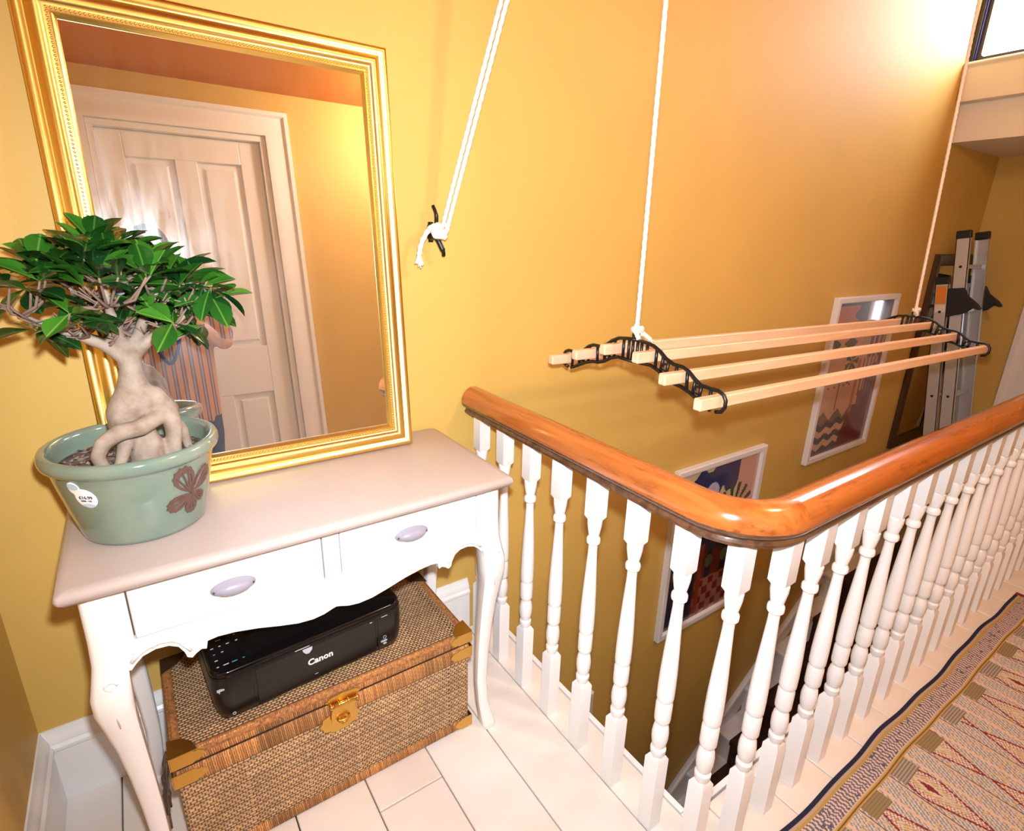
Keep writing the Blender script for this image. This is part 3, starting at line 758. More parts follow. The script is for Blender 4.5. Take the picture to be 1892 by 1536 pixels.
for ti, t in enumerate(tips):
    nlf = random.choice((4, 5, 5))
    a0 = random.uniform(0, 2*PI)
    for k in range(nlf):
        if nl >= 298: break
        a = a0+2*PI*k/nlf+random.uniform(-.3, .3); el = random.uniform(.15, 1.0) if t.z > 1.23 else random.uniform(-.7, .5)
        d = Vector((math.cos(a)*math.cos(el), math.sin(a)*math.cos(el), math.sin(el)))
        sc = random.uniform(.95, 1.25)
        tip = t+d*.064*sc
        if tip.y > -.112:
            d.y = -abs(d.y); tip = t+d*.064*sc
            if tip.y > -.112: continue
        lo = mesh_obj('leaf', LMESH[random.choice((0, 0, 1, 2, 3, 3))], fic)
        xa = d.normalized(); ya = Vector((0, 0, 1)).cross(xa).normalized(); za = xa.cross(ya)
        Mx = Matrix(((xa.x, ya.x, za.x), (xa.y, ya.y, za.y), (xa.z, ya.z, za.z)))
        lo.rotation_euler = (Mx @ Matrix.Rotation(random.uniform(-.5, .5), 3, 'X')).to_euler()
        lo.location = t-ORG[fic.name]; lo.scale = (sc, sc, sc); nl += 1

# ------------------------------------------------------------------ wicker chest
CX0, CX1, CY0, CY1, CH = .360, 1.040, -.362, -.050, .320
chest = thing('wicker_chest', ((CX0+CX1)/2, (CY0+CY1)/2, 0), 'brown woven seagrass chest with brass corners and clasp under the console table', 'chest')
WEAVE = mat('seagrass_weave', attr='Col', rough=.8, bump=.3, bscale=400)
rng = np.random.default_rng(3)
def h2(i, j, s=0):
    v = np.sin(i*127.1+j*311.7+s*74.7)*43758.5453
    return v-np.floor(v)
def weave_disp(pu=.0115, pv=.0068, amp=.0022):
    def f(u, v):
        row = np.floor(v/pv); a = np.abs(np.sin(PI*(u/pu+.5*(row % 2)))); b_ = np.abs(np.sin(PI*v/pv))
        return amp*(.35+.65*a**.7)*b_**.7
    return f
def weave_col(base, alt, pu=.0115, pv=.0068):
    base, alt = np.array(base, float), np.array(alt, float)
    def f(u, v):
        row = np.floor(v/pv); cell = np.floor(u/pu+.5*(row % 2))
        a = np.abs(np.sin(PI*(u/pu+.5*(row % 2)))); b_ = np.abs(np.sin(PI*v/pv))
        h = h2(cell, row); g_ = h2(np.floor(u/.06), np.floor(v/.05), 2)
        mixv = np.clip(.65*h+.35*g_, 0, 1)[..., None]
        c = base*(1-mixv)+alt*mixv
        hole = ((a < .38) | (b_ < .30))[..., None]
        return np.where(hole, c*.50, c)
    return f
def wrap_disp(p=.0042, amp=.0016, th=.02, bulge=.006):
    def f(u, v):
        return amp*np.abs(np.sin(PI*(u/p+v*22)))**.8+bulge*np.sqrt(np.clip(1-(2*v/th-1)**2, 0, 1))
    return f
def wrap_col(p=.0042):
    def f(u, v):
        i = np.floor(u/p+v*22); a = np.abs(np.sin(PI*(u/p+v*22))); h = h2(i, 0)[..., None]; g_ = h2(np.floor(u/.05), 1, 4)[..., None]
        c = np.array((206., 146, 84))*(1-h)+np.array((150., 98, 54))*h
        c = c*(.85+.3*g_)
        return np.where((a < .35)[..., None], c*.5, c)
    return f
X, Y, Z = np.eye(3)
wb, wa = (214, 172, 122), (166, 130, 94)
core = MB(); core.box((CX0+.006, CY0+.006, .002), (CX1-.006, CY1-.006, .280)); core.build('body', mat('seagrass_core', (70, 46, 28), .9), chest)
core = MB(); core.box((CX0+.006, CY0+.006, .286), (CX1-.006, CY1-.006, CH-.004)); core.build('lid', mat('seagrass_core', (70, 46, 28), .9), chest)
WX, WY = CX1-CX0, CY1-CY0
def wv(name, O, U, V, w_, h_, cell=.0028): colour_grid(name, O, U, V, w_, h_, int(w_/cell), max(2, int(h_/.0018)), weave_col(wb, wa), WEAVE, chest, weave_disp())
wv('woven_panel', (CX0, CY0+.004, .030), X, Z, WX, .205)
wv('woven_panel', (CX1-.004, CY0, .030), Y, Z, WY, .205)
wv('woven_panel', (CX0+.004, CY1, .030), -Y, Z, WY, .205)
wv('woven_panel', (CX1, CY1-.004, .030), -X, Z, WX, .205, .005)
wv('woven_panel', (CX0+.004, CY0+.004, CH-.005), X, Y, WX-.008, WY-.008)
def band(O, U, V, w_, h_, nm='wrapped_edge'):
    colour_grid(nm, O, U, V, w_, h_, int(w_/.0011), max(5, int(h_/.004)), wrap_col(), WEAVE, chest, wrap_disp(th=h_))
for z0, hh in ((.002, .030), (.236, .046), (.287, .036)):
    band((CX0-.001, CY0+.003, z0), X, Z, WX+.002, hh); band((CX1-.003, CY0-.001, z0), Y, Z, WY+.002, hh); band((CX0+.003, CY1+.001, z0), -Y, Z, WY+.002, hh); band((CX1+.001, CY1-.003, z0), -X, Z, WX+.002, hh)
# rounded wrapped edges of the lid top
def edge_roll(P0, P1):
    P0, P1 = Vector(P0), Vector(P1); n_ = int((P1-P0).length/.0016)
    q = MB(); q.tube([P0.lerp(P1, i/n_) for i in range(n_+1)], [.0105+.0011*abs(math.sin(PI*i*.0016/.0042)) for i in range(n_+1)], 8)
    q.build('wrapped_roll', mat('seagrass_wrap', (184, 122, 66), .8, vary=1, vscale=160, vcol=(112, 70, 38)), chest, smooth=True)
for a, c in (((CX0, CY0+.006, CH-.008), (CX1, CY0+.006, CH-.008)), ((CX0, CY1-.006, CH-.008), (CX1, CY1-.006, CH-.008)), ((CX0+.006, CY0, CH-.008), (CX0+.006, CY1, CH-.008)), ((CX1-.006, CY0, CH-.008), (CX1-.006, CY1, CH-.008))): edge_roll(a, c)
# brass corners: L shaped plates with a shaped end
def corner_plate(x, sx, z0, z1, L=.062, top=False):
    zm = (z0+z1)/2; hh = (z1-z0)/2
    e = [(0, z0), (L*.62, z0), (L*.70, z0+hh*.25), (L*.80, z0+hh*.2), (L, zm-hh*.15), (L*.98, zm+hh*.35), (L*.82, z1-hh*.2), (L*.70, z1-hh*.3), (L*.62, z1), (0, z1)]
    q = MB(); q.prism([(x+sx*(-.0035)+sx*p[0]*-1*-1, p[1]) for p in e], 'y', CY0-.0055, CY0-.0035)
    q.prism([(CY0-.0055+p[0], p[1]) for p in e], 'x', x-sx*.0055, x-sx*.0035)
    if top: q.prism([(x-sx*.0055, CY0-.0055), (x+sx*L*.75, CY0-.0055), (x+sx*L*.62, CY0+L*.35), (x+sx*L*.35, CY0+L*.62), (x-sx*.0055, CY0+L*.75)], 'z', CH+.0035, CH+.0055)
    bevel(q.build('brass_corner', BRASS, chest), .0008)
for x, sx in ((CX0-.004, 1), (CX1+.004, -1)):
    corner_plate(x, sx, .292, CH+.0055, top=True); corner_plate(x, sx, .244, .278); corner_plate(x, sx, .004, .040, .05)
for x, sx in ((CX0, 1), (CX1, -1)):
    MB().prism([(x-sx*.005, CY1+.005), (x+sx*.05, CY1+.005), (x+sx*.03, CY1-.03), (x-sx*.005, CY1-.05)], 'z', CH+.0035, CH+.0055).build('brass_corner', mat('tarnished_brass', (96, 82, 56), .45, metal=.8), chest)
# clasp: scalloped plate, hinge bar and hasp
LX = .692
n = 40
def scallop(cx, cz, rx, rz, amp, k_, half=None):
    P = []
    for i in range(n):
        t = 2*PI*i/n; q = 1+amp*math.cos(k_*t); z = cz+rz*q*math.sin(t)
        P.append((cx+rx*q*math.cos(t), z))
    return P
q = MB(); q.prism(scallop(LX-.004, .236, .046, .030, .05, 10), 'y', CY0-.009, CY0-.0065); cl = bevel(q.build('clasp_plate', BRASS, chest), .0007)
q = MB(); q.prism(scallop(LX+.006, .300, .040, .012, .04, 8), 'y', CY0-.0105, CY0-.008); bevel(q.build('clasp_plate', BRASS, chest), .0007)
q = MB(); q.tube([(LX-.022, CY0-.016, .288), (LX+.034, CY0-.016, .288)], .0055, 10)
for dx in (-.024, -.006, .016, .036): q.ball((LX+dx, CY0-.016, .288), (.005, .0075, .0075), 10, 7)
q.build('hinge_bar', BRASS, chest, smooth=True)
q = MB(); q.prism([(LX-.020, .288), (LX+.030, .288), (LX+.032, .262), (LX+.024, .240), (LX+.010, .226), (LX-.012, .226), (LX-.026, .242), (LX-.026, .264)], 'y', CY0-.0165, CY0-.0135); bevel(q.build('hasp', BRASS, chest), .001)
q = MB(); q.tube([(LX-.012, CY0-.014, .246), (LX-.010, CY0-.026, .248), (LX+.012, CY0-.026, .250), (LX+.014, CY0-.014, .250)], .0035, 8); q.ball((LX+.002, CY0-.022, .238), (.008, .005, .006)); q.build('hasp_loop', BRASS, chest, smooth=True)
# loose twisted cord ends hanging at the left corner
q = MB(); random.seed(4)
for k in range(7):
    x, y, z = CX0-.012-random.uniform(0, .004), CY0+.02+k*.006, .300-random.uniform(0, .02); P_ = [(x, y, z)]
    for i in range(8):
        x += random.uniform(-.006, .0025); x = min(x, CX0-.010); y += random.uniform(-.006, .004); z -= random.uniform(.012, .024); P_.append((x, y, z))
    q.tube(P_, .0022, 6, twist=1.1)
q.build('frayed_cord', mat('dark_cord', (92, 74, 56), .9), chest, smooth=True)

# ------------------------------------------------------------------ printer
prn = thing('printer', (.446, -.3390, CH+.0055), 'black inkjet printer with white lettering sitting on the wicker chest', 'printer', rot=(0, 0, math.radians(3.86)))
PW, PD, PH = .438, .268, .1265
def rprism(b, x0, x1, y0, y1, r, levels, n=6, mi=0):
    R = []
    for ins, z in levels:
        P_ = []; rr_ = max(r-ins, .002)
        for cx, cy, a0 in ((x1-ins-rr_, y1-ins-rr_, 0), (x0+ins+rr_, y1-ins-rr_, 90), (x0+ins+rr_, y0+ins+rr_, 180), (x1-ins-rr_, y0+ins+rr_, 270)):
            for k in range(n+1):
                a = math.radians(a0+90*k/n); P_.append((cx+rr_*math.cos(a), cy+rr_*math.sin(a), z))
        R.append(P_)
    b.rings(R, mi=mi)
b = MB(); rprism(b, 0, PW, 0, PD, .034, [(.016, 0), (.010, .003), (.004, .02), (.001, .045), (0, .07), (0, .108), (.0012, .1135)])
body = b.build('printer_body', BLACKPL, prn, auto=50, local=True)
b = MB(); rprism(b, .0025, PW-.0025, .0025, PD-.002, .032, [(0, .1142), (0, .1205), (.002, .1245), (.006, PH)]); lid = b.build('scanner_lid', BLACKGL, prn, auto=40, local=True)
b = MB(); rprism(b, .010, .088, .012, PD-.03, .010, [(0, PH-.001), (0, PH+.0012), (.001, PH+.0018)]); b.build('control_panel', mat('panel_black', (9, 9, 11), .18), prn, auto=40, local=True)
KW, KT = mat('key_white', (196, 200, 206), .5), mat('key_teal', (70, 150, 156), .5)
random.seed(9)
for r_ in range(8):
    for c in range(4):
        if random.random() < .28: continue
        x, y = .020+c*.0165+random.uniform(-.001, .001), .026+r_*.022
        q = MB(); wdt = random.choice((.0022, .003, .0055)); q.box((x-wdt, y-.0011, PH+.0016), (x+wdt, y+.0011, PH+.0024))
        q.build('key_print', random.choice((KW, KW, KT)), prn, local=True)
q = MB()
for x in (.077, .366): q.box((x-.0007, -.0006, .012 if x > .2 else .045), (x+.0007, .004, .110))
q.box((.077, -.0008, .1085), (.366, .004, .1097)); q.build('panel_seam', DARKGAP, prn, local=True)
b = MB(); b.box((.083, -.0009, .014), (.360, .006, .107)); bevel(b.build('front_tray', mat('tray_black', (13, 12, 12), .32), prn, local=True), .002)
Mf = lambda x, z: frame_matrix((x, -.0013, z), (1, 0, 0), (0, 0, 1))
text_mesh('brand_print', 'Canon', .0215, mat('logo_white', (222, 222, 224), .4), prn, Mf(.222, .064), bold=.0007, space=1.02)
LG = mat('label_grey', (176, 178, 184), .5)
q = MB(); q.prism([(.184, .106), (.206, .106), (.205, .098), (.198, .091), (.191, .092), (.185, .100)], 'y', -.0016, -.0008); q.build('tray_notch', mat('notch_silver', (206, 210, 228), .25, metal=.5), prn, local=True)
q = MB(); q.box((.168, -.0016, .1095), (.200, -.0004, .1110)); q.box((.008, -.0003, .088), (.022, .006, .0898)); q.box((.011, -.0003, .084), (.013, .006, .0855)); q.box((.376, -.0008, .103), (.392, .003, .1045)); q.box((.345, -.0016, .1005), (.351, -.0008, .1025)); q.box((.372, -.0008, .030), (.388, .003, .0325)); q.box((.378, -.0008, .022), (.386, .003, .0245)); q.box((.206, -.0016, .0265), (.213, -.0008, .0278)); q.build('small_label', LG, prn, local=True)
q = MB(); q.tube([(.382+.004*math.cos(2*PI*k/12), -.0008, .043+.004*math.sin(2*PI*k/12)) for k in range(13)], .0006, 5); q.tube([(.033+.003*math.cos(2*PI*k/12), -.0005, .020+.003*math.sin(2*PI*k/12)) for k in range(13)], .0008, 5); q.build('power_mark', LG, prn, local=True)

# ------------------------------------------------------------------ hanging clothes airer
AXL, AXR, AC = 1.50, 3.22, -.434
def tilt(x): return -.0222*(x-AXL)
air = thing('clothes_airer', ((AXL+AXR)/2, AC, .95), 'pine slatted ceiling airer with black iron brackets hanging on white ropes', 'clothes airer')
LO = [(-.262, .984), (-.157, 1.018), (-.058, 1.050), (.058, 1.050), (.157, 1.018), (.262, .984)]
random.seed(2)
for dy, z in LO:
    x0 = AXL-.062-random.uniform(0, .012); x1 = AXR+.045
    b = MB(); R = []
    hw, hh = .0105, .0138; c = .0020
    for x, i in ((x0, .003), (x0+.004, 0), (x1-.004, 0), (x1, .003)):
        y = AC+dy; zz = z+tilt(x); w2, h2_ = hw-i, hh-i
        R.append([(x, y-w2+c, zz-h2_), (x, y+w2-c, zz-h2_), (x, y+w2, zz-h2_+c), (x, y+w2, zz+h2_-c), (x, y+w2-c, zz+h2_), (x, y-w2+c, zz+h2_), (x, y-w2, zz+h2_-c), (x, y-w2, zz-h2_+c)])
    b.rings(R); b.build('lath', PINE, air)
def bracket(xb):
    b = MB(); t = .0042
    def bar(P_, w_=.0050): b.tube([(xb, AC+p[0], p[1]+tilt(xb)) for p in P_], w_, 6, flat=(1, 1))
    for s in (-1, 1):
        q = lambda P_: [(s*p[0], p[1]) for p in P_]
        bar(q([(0, 1.082), (.03, 1.081), (.06, 1.077), (.085, 1.066), (.105, 1.052), (.13, 1.043), (.157, 1.042), (.176, 1.035), (.195, 1.021), (.215, 1.010), (.24, 1.008), (.262, 1.008), (.277, 1.002), (.284, .990), (.284, .974), (.276, .962), (.262, .958)]))
        bar(q([(0, 1.024), (.058, 1.026), (.085, 1.018), (.110, 1.004), (.135, .996), (.157, .994), (.185, .986), (.215, .972), (.236, .962), (.248, .958)]))
        for (ax, az), (bx_, bz) in (((.073, 1.073), (.073, 1.023)), ((.096, 1.058), (.091, 1.016)), ((.114, 1.048), (.108, 1.005)), ((.140, 1.042), (.137, .996)), ((.172, 1.038), (.175, .990)), ((.197, 1.020), (.194, .983)), ((.216, 1.010), (.212, .973)), ((.242, 1.008), (.244, .960)), ((.041, 1.080), (.041, 1.025)), ((.022, 1.081), (.022, 1.024)), ((.008, 1.081), (.008, 1.024))):
            bar(q([(ax, az), (bx_, bz)]), .0046)
        for cx, cz in ((.105, 1.030), (.207, .996)):   # ring ornaments between the rungs
            bar(q([(cx+.008*math.cos(2*PI*k/10), cz+.009*math.sin(2*PI*k/10)) for k in range(11)]), .0030)
    # eye for the rope
    b.tube([(xb+.0*k, AC+.010*math.cos(2*PI*k/12), 1.094+.012*math.sin(2*PI*k/12)+tilt(xb)) for k in range(13)], .0035, 6)
    b.build('end_bracket', BLACKIRON, air, smooth=True)
bracket(AXL); bracket(AXR)

# ------------------------------------------------------------------ ropes, pulleys, cleat
PL1 = Vector((1.49, -.425, 3.03)); PL2 = Vector((3.14, -.385, 3.03)); CLT = Vector((1.132, -.040, 1.335))
for p, nm in ((PL1, 'black pulley on the ceiling above the near airer bracket'), (PL2, 'black pulley on the ceiling above the far airer bracket')):
    b = MB(); b.box((p.x-.03, p.y-.02, 3.052), (p.x+.03, p.y+.02, 3.0595)); b.tube([(p.x, p.y, 3.053), (p.x, p.y, 3.03)], .005, 8)
    b.tube([(p.x+.018*math.cos(2*PI*k/16), p.y, 3.015+.018*math.sin(2*PI*k/16)) for k in range(17)], .006, 8)
    tag(b.build('pulley', BLACKIRON, smooth=True), nm, 'pulley', 'pulleys on the ceiling')
def dense(P_, step=.006):
    O_ = []
    for a, c in zip(P_, P_[1:]):
        a, c = Vector(a), Vector(c); n_ = max(1, int((c-a).length/step))
        O_ += [a.lerp(c, i/n_) for i in range(n_)]
    return O_+[Vector(P_[-1])]
def smooth_curve(P_, n_=8):
    P_ = [Vector(p) for p in P_]; O_ = []
    for i in range(len(P_)-1):
        p0, p1, p2, p3 = P_[max(i-1, 0)], P_[i], P_[i+1], P_[min(i+2, len(P_)-1)]
        for k in range(n_):
            t = k/n_; O_.append(.5*((2*p1)+(-p0+p2)*t+(2*p0-5*p1+4*p2-p3)*t*t+(-p0+3*p1-3*p2+p3)*t**3))
    return O_+[P_[-1]]
RR = .0056
def knot(x, z, m_parent, tail):
    b = MB(); y = AC
    L1 = smooth_curve([(x, y, z+.035), (x-.010, y-.004, z+.022), (x-.006, y-.010, z+.006), (x+.006, y-.004, z-.006), (x+.008, y+.008, z+.008), (x-.004, y+.008, z+.022), (x-.010, y-.002, z+.018), (x+.002, y-.012, z+.026), (x+.010, y-.006, z+.016), (x+.010, y+.004, z+.002)]+tail)
    b.tube(L1, .0062, 9, twist=.5)
    b.ball((x, y-.002, z+.016), (.010, .010, .013), 10, 8)
    e = Vector(tail[-1])
    for k in range(9): b.tube([e, e+Vector((random.uniform(.006, .016), random.uniform(-.008, .008), random.uniform(-.012, .002)))], [.0022, .0012], 5)
    o_ = b.build('knot', ROPE, None, smooth=True); o_.parent = m_parent; o_.location = o_.location-ORG[m_parent.name]
# rope from the near bracket over the pulley to the cleat
a = Vector((AXL, AC, 1.096))
def cleat_end(off): return CLT+Vector(off)
b = MB(); b.tube(dense([a, PL1+Vector((0, 0, .008)), cleat_end((.012, -.006, .012))], .0055), RR, 9, twist=.55)
rp1 = tag(b.build('rope', ROPE, smooth=True), 'white rope from the wall cleat over the pulley to the near airer bracket', 'rope', 'airer hoist ropes')
knot(AXL, 1.088, rp1, [(AXL+.016, AC-.004, 1.098), (AXL+.030, AC-.006, 1.090), (AXL+.046, AC-.006, 1.080)])
a2 = Vector((AXR, AC, 1.094+tilt(AXR)))
b = MB(); b.tube(dense([a2, PL2, PL1+Vector((.02, .012, .006)), cleat_end((.026, -.004, .004))], .0055), RR, 9, twist=.55)
rp2 = tag(b.build('rope', ROPE, smooth=True), 'white twisted rope hanging in front of the high window to the far airer bracket', 'rope', 'airer hoist ropes')
knot(AXR, 1.088+tilt(AXR), rp2, [(AXR+.010, AC+.006, 1.075+tilt(AXR)), (AXR+.006, AC+.012, 1.066+tilt(AXR))])
# cord wound on the cleat with its frayed end
b = MB(); cx, cy, cz = CLT
b.tube(smooth_curve([(cx+.030, cy-.006, cz+.022), (cx+.014, cy-.016, cz-.004), (cx-.010, cy-.012, cz-.010), (cx-.012, cy+.004, cz+.012), (cx+.012, cy+.004, cz+.012), (cx+.016, cy-.014, cz-.012), (cx-.006, cy-.018, cz-.006), (cx-.018, cy-.004, cz+.010), (cx+.004, cy-.010, cz+.016), (cx-.012, cy-.016, cz+.016), (cx-.030, cy-.012, cz+.006), (cx-.048, cy-.006, cz-.026), (cx-.056, cy-.004, cz-.058)]), .0068, 9, twist=.5)
b.ball((cx-.002, cy-.010, cz+.002), (.017, .013, .014), 12, 9)
tb = Vector((cx-.057, cy-.004, cz-.058)); random.seed(6)
for k in range(22): b.tube([tb+Vector((0, 0, .006)), tb+Vector((random.uniform(-.012, .016), random.uniform(-.012, .01), random.uniform(-.036, -.02)))], [.0034, .0016], 5)
o_ = b.build('wound_tail', ROPE, None, smooth=True); o_.parent = rp1; o_.location = o_.location-ORG[rp1.name]
b = MB(); b.tube(smooth_curve([(cx-.006, -.030, cz+.066), (cx-.002, -.040, cz+.045), (cx+.000, -.036, cz+.022), (cx, -.030, cz), (cx+.006, -.036, cz-.022), (cx+.016, -.042, cz-.048), (cx+.020, -.036, cz-.060)]), [.0045]*8+[.0055]*8+[.0075]*8+[.009]*8+[.0075]*8+[.0055]*8+[.0045], 9)
for dz in (.014, -.014): b.tube([(cx, -.0005, cz+dz), (cx, -.030, cz+dz*.8)], [.010, .0065], 10)
b.box((cx-.007, -.003, cz-.026), (cx+.007, -.0005, cz+.026))
tag(b.build('cleat', BLACKIRON, smooth=False, auto=50), 'black iron rope cleat screwed to the wall beside the gold mirror', 'cleat')

# ------------------------------------------------------------------ framed prints on the stair wall
def mixc(cond, a, b_): return np.where(cond[..., None], np.array(a, float), b_)
def art1(w_, h_):
    def f(u, v):
        u = u/w_; v = v/h_
        c = np.ones(u.shape+(3,))*np.array((206., 190, 150))
        edge = .94-.16*(1-u)+.030*np.sin(u*26)+.016*np.sin(u*61)
        c = mixc((v > edge-.06) & (v < 1.06-.12*(1-u)+.02*np.sin(u*30)) & (u < .80), (34, 46, 98), c)
        c = mixc(((u-.42)**2*.6+(v-.83)**2) < .0040, (188, 186, 214), c)
        low = .76-.10*(1-u)+.03*np.sin(u*22+1)
        c = mixc((v < low) & (u < .80), (30, 40, 82), c)
        c = mixc((u > .74) & (v > .40), (206, 158, 142), c)
        d = np.hypot((u-.72)*.76, v-.64); an = np.arctan2(v-.64, (u-.72)*.76)
        c = mixc((d < .20) & (np.sin(an*15) > .25) & (v > .60), (44, 72, 50), c)
        c = mixc(((u-.71)**2*1.2+(v-.65)**2) < .0065, (52, 104, 44), c)
        c = mixc((v < .44) & (u > .18), (104, 44, 34), c)
        c = mixc((v < .44) & (np.abs(((u*5) % 1)-.5) < .17), (32, 38, 60), c)
        c = mixc((v < .44) & (v > .30) & (np.hypot((u*5 % 1)-.5, (v-.37)*6) < .25), (88, 112, 82), c)
        c = mixc((v < .26) & (u > .35), (150, 98, 84), c)
        tile = (np.abs(((u*7+v*9) % 1)-.5)+np.abs(((u*7-v*9) % 1)-.5))
        c = mixc((v < .26) & (u > .35) & (tile > .55), (112, 34, 30), c)
        c = mixc((np.abs(u-.40) < .03) & (v < .5), (140, 58, 36), c)
        c = mixc((v < .16) & (u < .34) & (np.sin(v*120+u*10) > 0), (36, 44, 70), c)
        return c
    return f
def art2(w_, h_):
    def f(u, v):
        u = u/w_; v = v/h_
        c = np.ones(u.shape+(3,))*np.array((198., 150, 122))
        c = mixc(v > .78, (44, 44, 58), c)
        c = mixc((v > .80) & (v < .98) & (u < .38-.5*np.abs(v-.89)+.05*np.sin(v*60)), (168, 88, 44), c)
        c = mixc((v > .70) & (u > .55) & (u < .68), (176, 146, 112), c)
        c = mixc((v > .62) & (u > .68) & (np.sin(u*70) > -.4), (104, 40, 50), c)
        c = mixc((v > .66) & (v < .78) & (u < .5) & (np.sin(u*22)+np.sin(v*70) > .2), (58, 64, 62), c)
        d = np.hypot((u-.44)*.76, v-.615); an = np.arctan2(v-.615, (u-.44)*.76)
        c = mixc((d < .085) & (np.cos(an*7) > -.25), (28, 74, 62), c)
        c = mixc((np.abs(u-.44) < .018) & (v > .47) & (v < .6), (70, 66, 50), c)
        step = np.floor((u-.60)*12)/12
        c = mixc((u > .60) & (v < .30+step*1.1) & (v > 0), (104, 26, 34), c)
        c = mixc((u > .66) & (v > .36) & (v < .62) & (np.sin(u*95) > .3), (126, 48, 50), c)
        c = mixc((u > .56) & (u < .62) & (v < .62) & (v > .2), (168, 92, 58), c)
        c = mixc((np.abs(u-.30) < .008) & (v < .50) & (v > .30), (96, 60, 48), c)
        for uu in (.12, .22, .38, .48): c = mixc((np.abs(u-uu) < .014) & (np.abs(v-.46) < .010), (86, 50, 44), c)
        tri = .235+.075*(1-2*np.abs(((u*4.2) % 1)-.5))
        c = mixc((v < tri) & (u < .58), (112, 82, 66), c)
        wv_ = .215+.012*np.sin(u*36)+.04*u
        for i in range(5):
            cc = (34, 40, 64) if i % 2 == 0 else (196, 152, 124)
            c = mixc((v < wv_-i*.043) & (u < .56-.0*i), cc, c)
        c = mixc((u > .54-.25*np.clip(.2-v, 0, 1)*2) & (v < .25), (104, 24, 32), c)
        return c
    return f
def art3(w_, h_):
    def f(u, v):
        u = u/w_; v = v/h_
        c = np.ones(u.shape+(3,))*np.array((52., 48, 66))
        c = mixc(v < .6+.05*np.sin(u*15), (190, 140, 108), c)
        c = mixc(v < .3+.04*np.sin(u*20+1), (96, 36, 38), c)
        return c
    return f
def framed(x0, x1, z0, z1, art, label):
    t = thing('framed_print', ((x0+x1)/2, 0, z0), label, 'picture', 'framed prints on the stair wall')
    W_, H_ = x1-x0, z1-z0
    pf = [(0, -.001), (0, -.026), (.004, -.030), (.026, -.030), (.030, -.027), (.033, -.014), (.033, -.001)]
    V = []; F = []; n_ = len(pf)
    for d_, y_ in pf: V += [(x0+d_, y_, z0+d_), (x1-d_, y_, z0+d_), (x1-d_, y_, z1-d_), (x0+d_, y_, z1-d_)]
    for i in range(n_):
        k = (i+1) % n_
        for j in range(4): F.append((i*4+j, i*4+(j+1) % 4, k*4+(j+1) % 4, k*4+j))
    MB().add(V, F).build('frame', PFRAME, t, auto=40)
    w_, h_ = W_-.06, H_-.06
    colour_grid('print', (x0+.03, -.0125, z0+.03), X, Z, w_, h_, 110, 150, art(w_, h_), PRINT, t, thick=.006)
framed(2.300, 2.978, -.545, .362, art1, 'white framed print with navy clouds and a green agave hanging nearest the rail corner')
framed(3.405, 4.116, .150, 1.072, art2, 'white framed print with navy waves and maroon steps behind the airer laths')
framed(1.20, 1.890, -1.54, -.620, art3, 'white framed print low in the stairwell, only its top corner showing between balusters')

# ------------------------------------------------------------------ dark wooden wall mirror near the ladder
wm = thing('wall_mirror', (4.83, 0, .02), 'tall dark wooden framed mirror behind the aluminium ladder', 'mirror')
b = rect_frame([(0, .0), (0, -.022), (.008, -.030), (.050, -.026), (.060, -.020), (.066, -.020), (.070, -.012), (.070, 0)], .58, 1.27)
b.v = [(p[0]+4.82, p[1]-.001, p[2]+.02) for p in b.v]; b.build('frame', DARKWOOD, wm, auto=40)
MIR2 = mat('old_mirror', (205, 200, 190), .03, metal=1)
MB().box((4.82-.222, -.0085, .088), (4.82+.222, -.003, 1.222)).build('glass', MIR2, wm)

# ------------------------------------------------------------------ aluminium ladder
ld = thing('extension_ladder', (4.72, -.30, -.753), 'aluminium extension ladder with black end caps leaning in the far corner', 'ladder')
LTH = math.atan(.147)
def lp(x, perp, l):   # l along the ladder from its foot, perp off the front section towards the wall
    return (x, -.425+l*math.sin(LTH)+perp*math.cos(LTH), -.750+l*math.cos(LTH)-perp*math.sin(LTH))
def lbox(b, x0, x1, p0, p1, l0, l1, mi=0):
    V = [lp(x, p, l) for l in (l0, l1) for x, p in ((x0, p0), (x1, p0), (x1, p1), (x0, p1))]
    b.add(V, [(0, 3, 2, 1), (4, 5, 6, 7), (0, 1, 5, 4), (1, 2, 6, 5), (2, 3, 7, 6), (3, 0, 4, 7)], mi)
RUB = mat('black_rubber', (20, 20, 21), .6); ORL = mat('orange_label', (222, 130, 40), .5); WHL = mat('label_white', (220, 214, 204), .5)
def section(xa, xb, perp, l0, l1, nr, off):
    for x, s in ((xa, 1), (xb, -1)):
        b = MB(); lbox(b, x, x+s*.004, perp-.034, perp+.034, l0, l1); lbox(b, x, x+s*.024, perp-.034, perp-.030, l0, l1); lbox(b, x, x+s*.024, perp+.030, perp+.034, l0, l1)
        b.build('stile', ALU, ld)
        b = MB(); lbox(b, x-s*.003, x+s*.027, perp-.037, perp+.037, l1-.035, l1+.012); bevel(b.build('end_cap', RUB, ld), .006)
        b = MB(); lbox(b, x-s*.003, x+s*.027, perp-.037, perp+.037, l0 if l0 > 0 else 0, l0+.06); bevel(b.build('foot', RUB, ld), .006)
    k = 0; l = off
    while l < l1-.08:
        b = MB(); P_ = [lp(xa+.003, perp, l), lp(xb-.003, perp, l)]; b.tube(P_, .016, 4, flat=(1, 1)); b.build('rung', ALU, ld)
        for x, s in ((xa, 1), (xb, -1)):
            b = MB(); b.tube([lp(x-s*.001, perp, l), lp(x-s*.004, perp, l)], .008, 10); b.build('rung_bolt', RUB, ld)
        l += .262
section(4.560, 4.890, 0, .0, 2.19, 8, .16)
section(4.530, 4.930, .074, .0, 1.93, 7, .16)
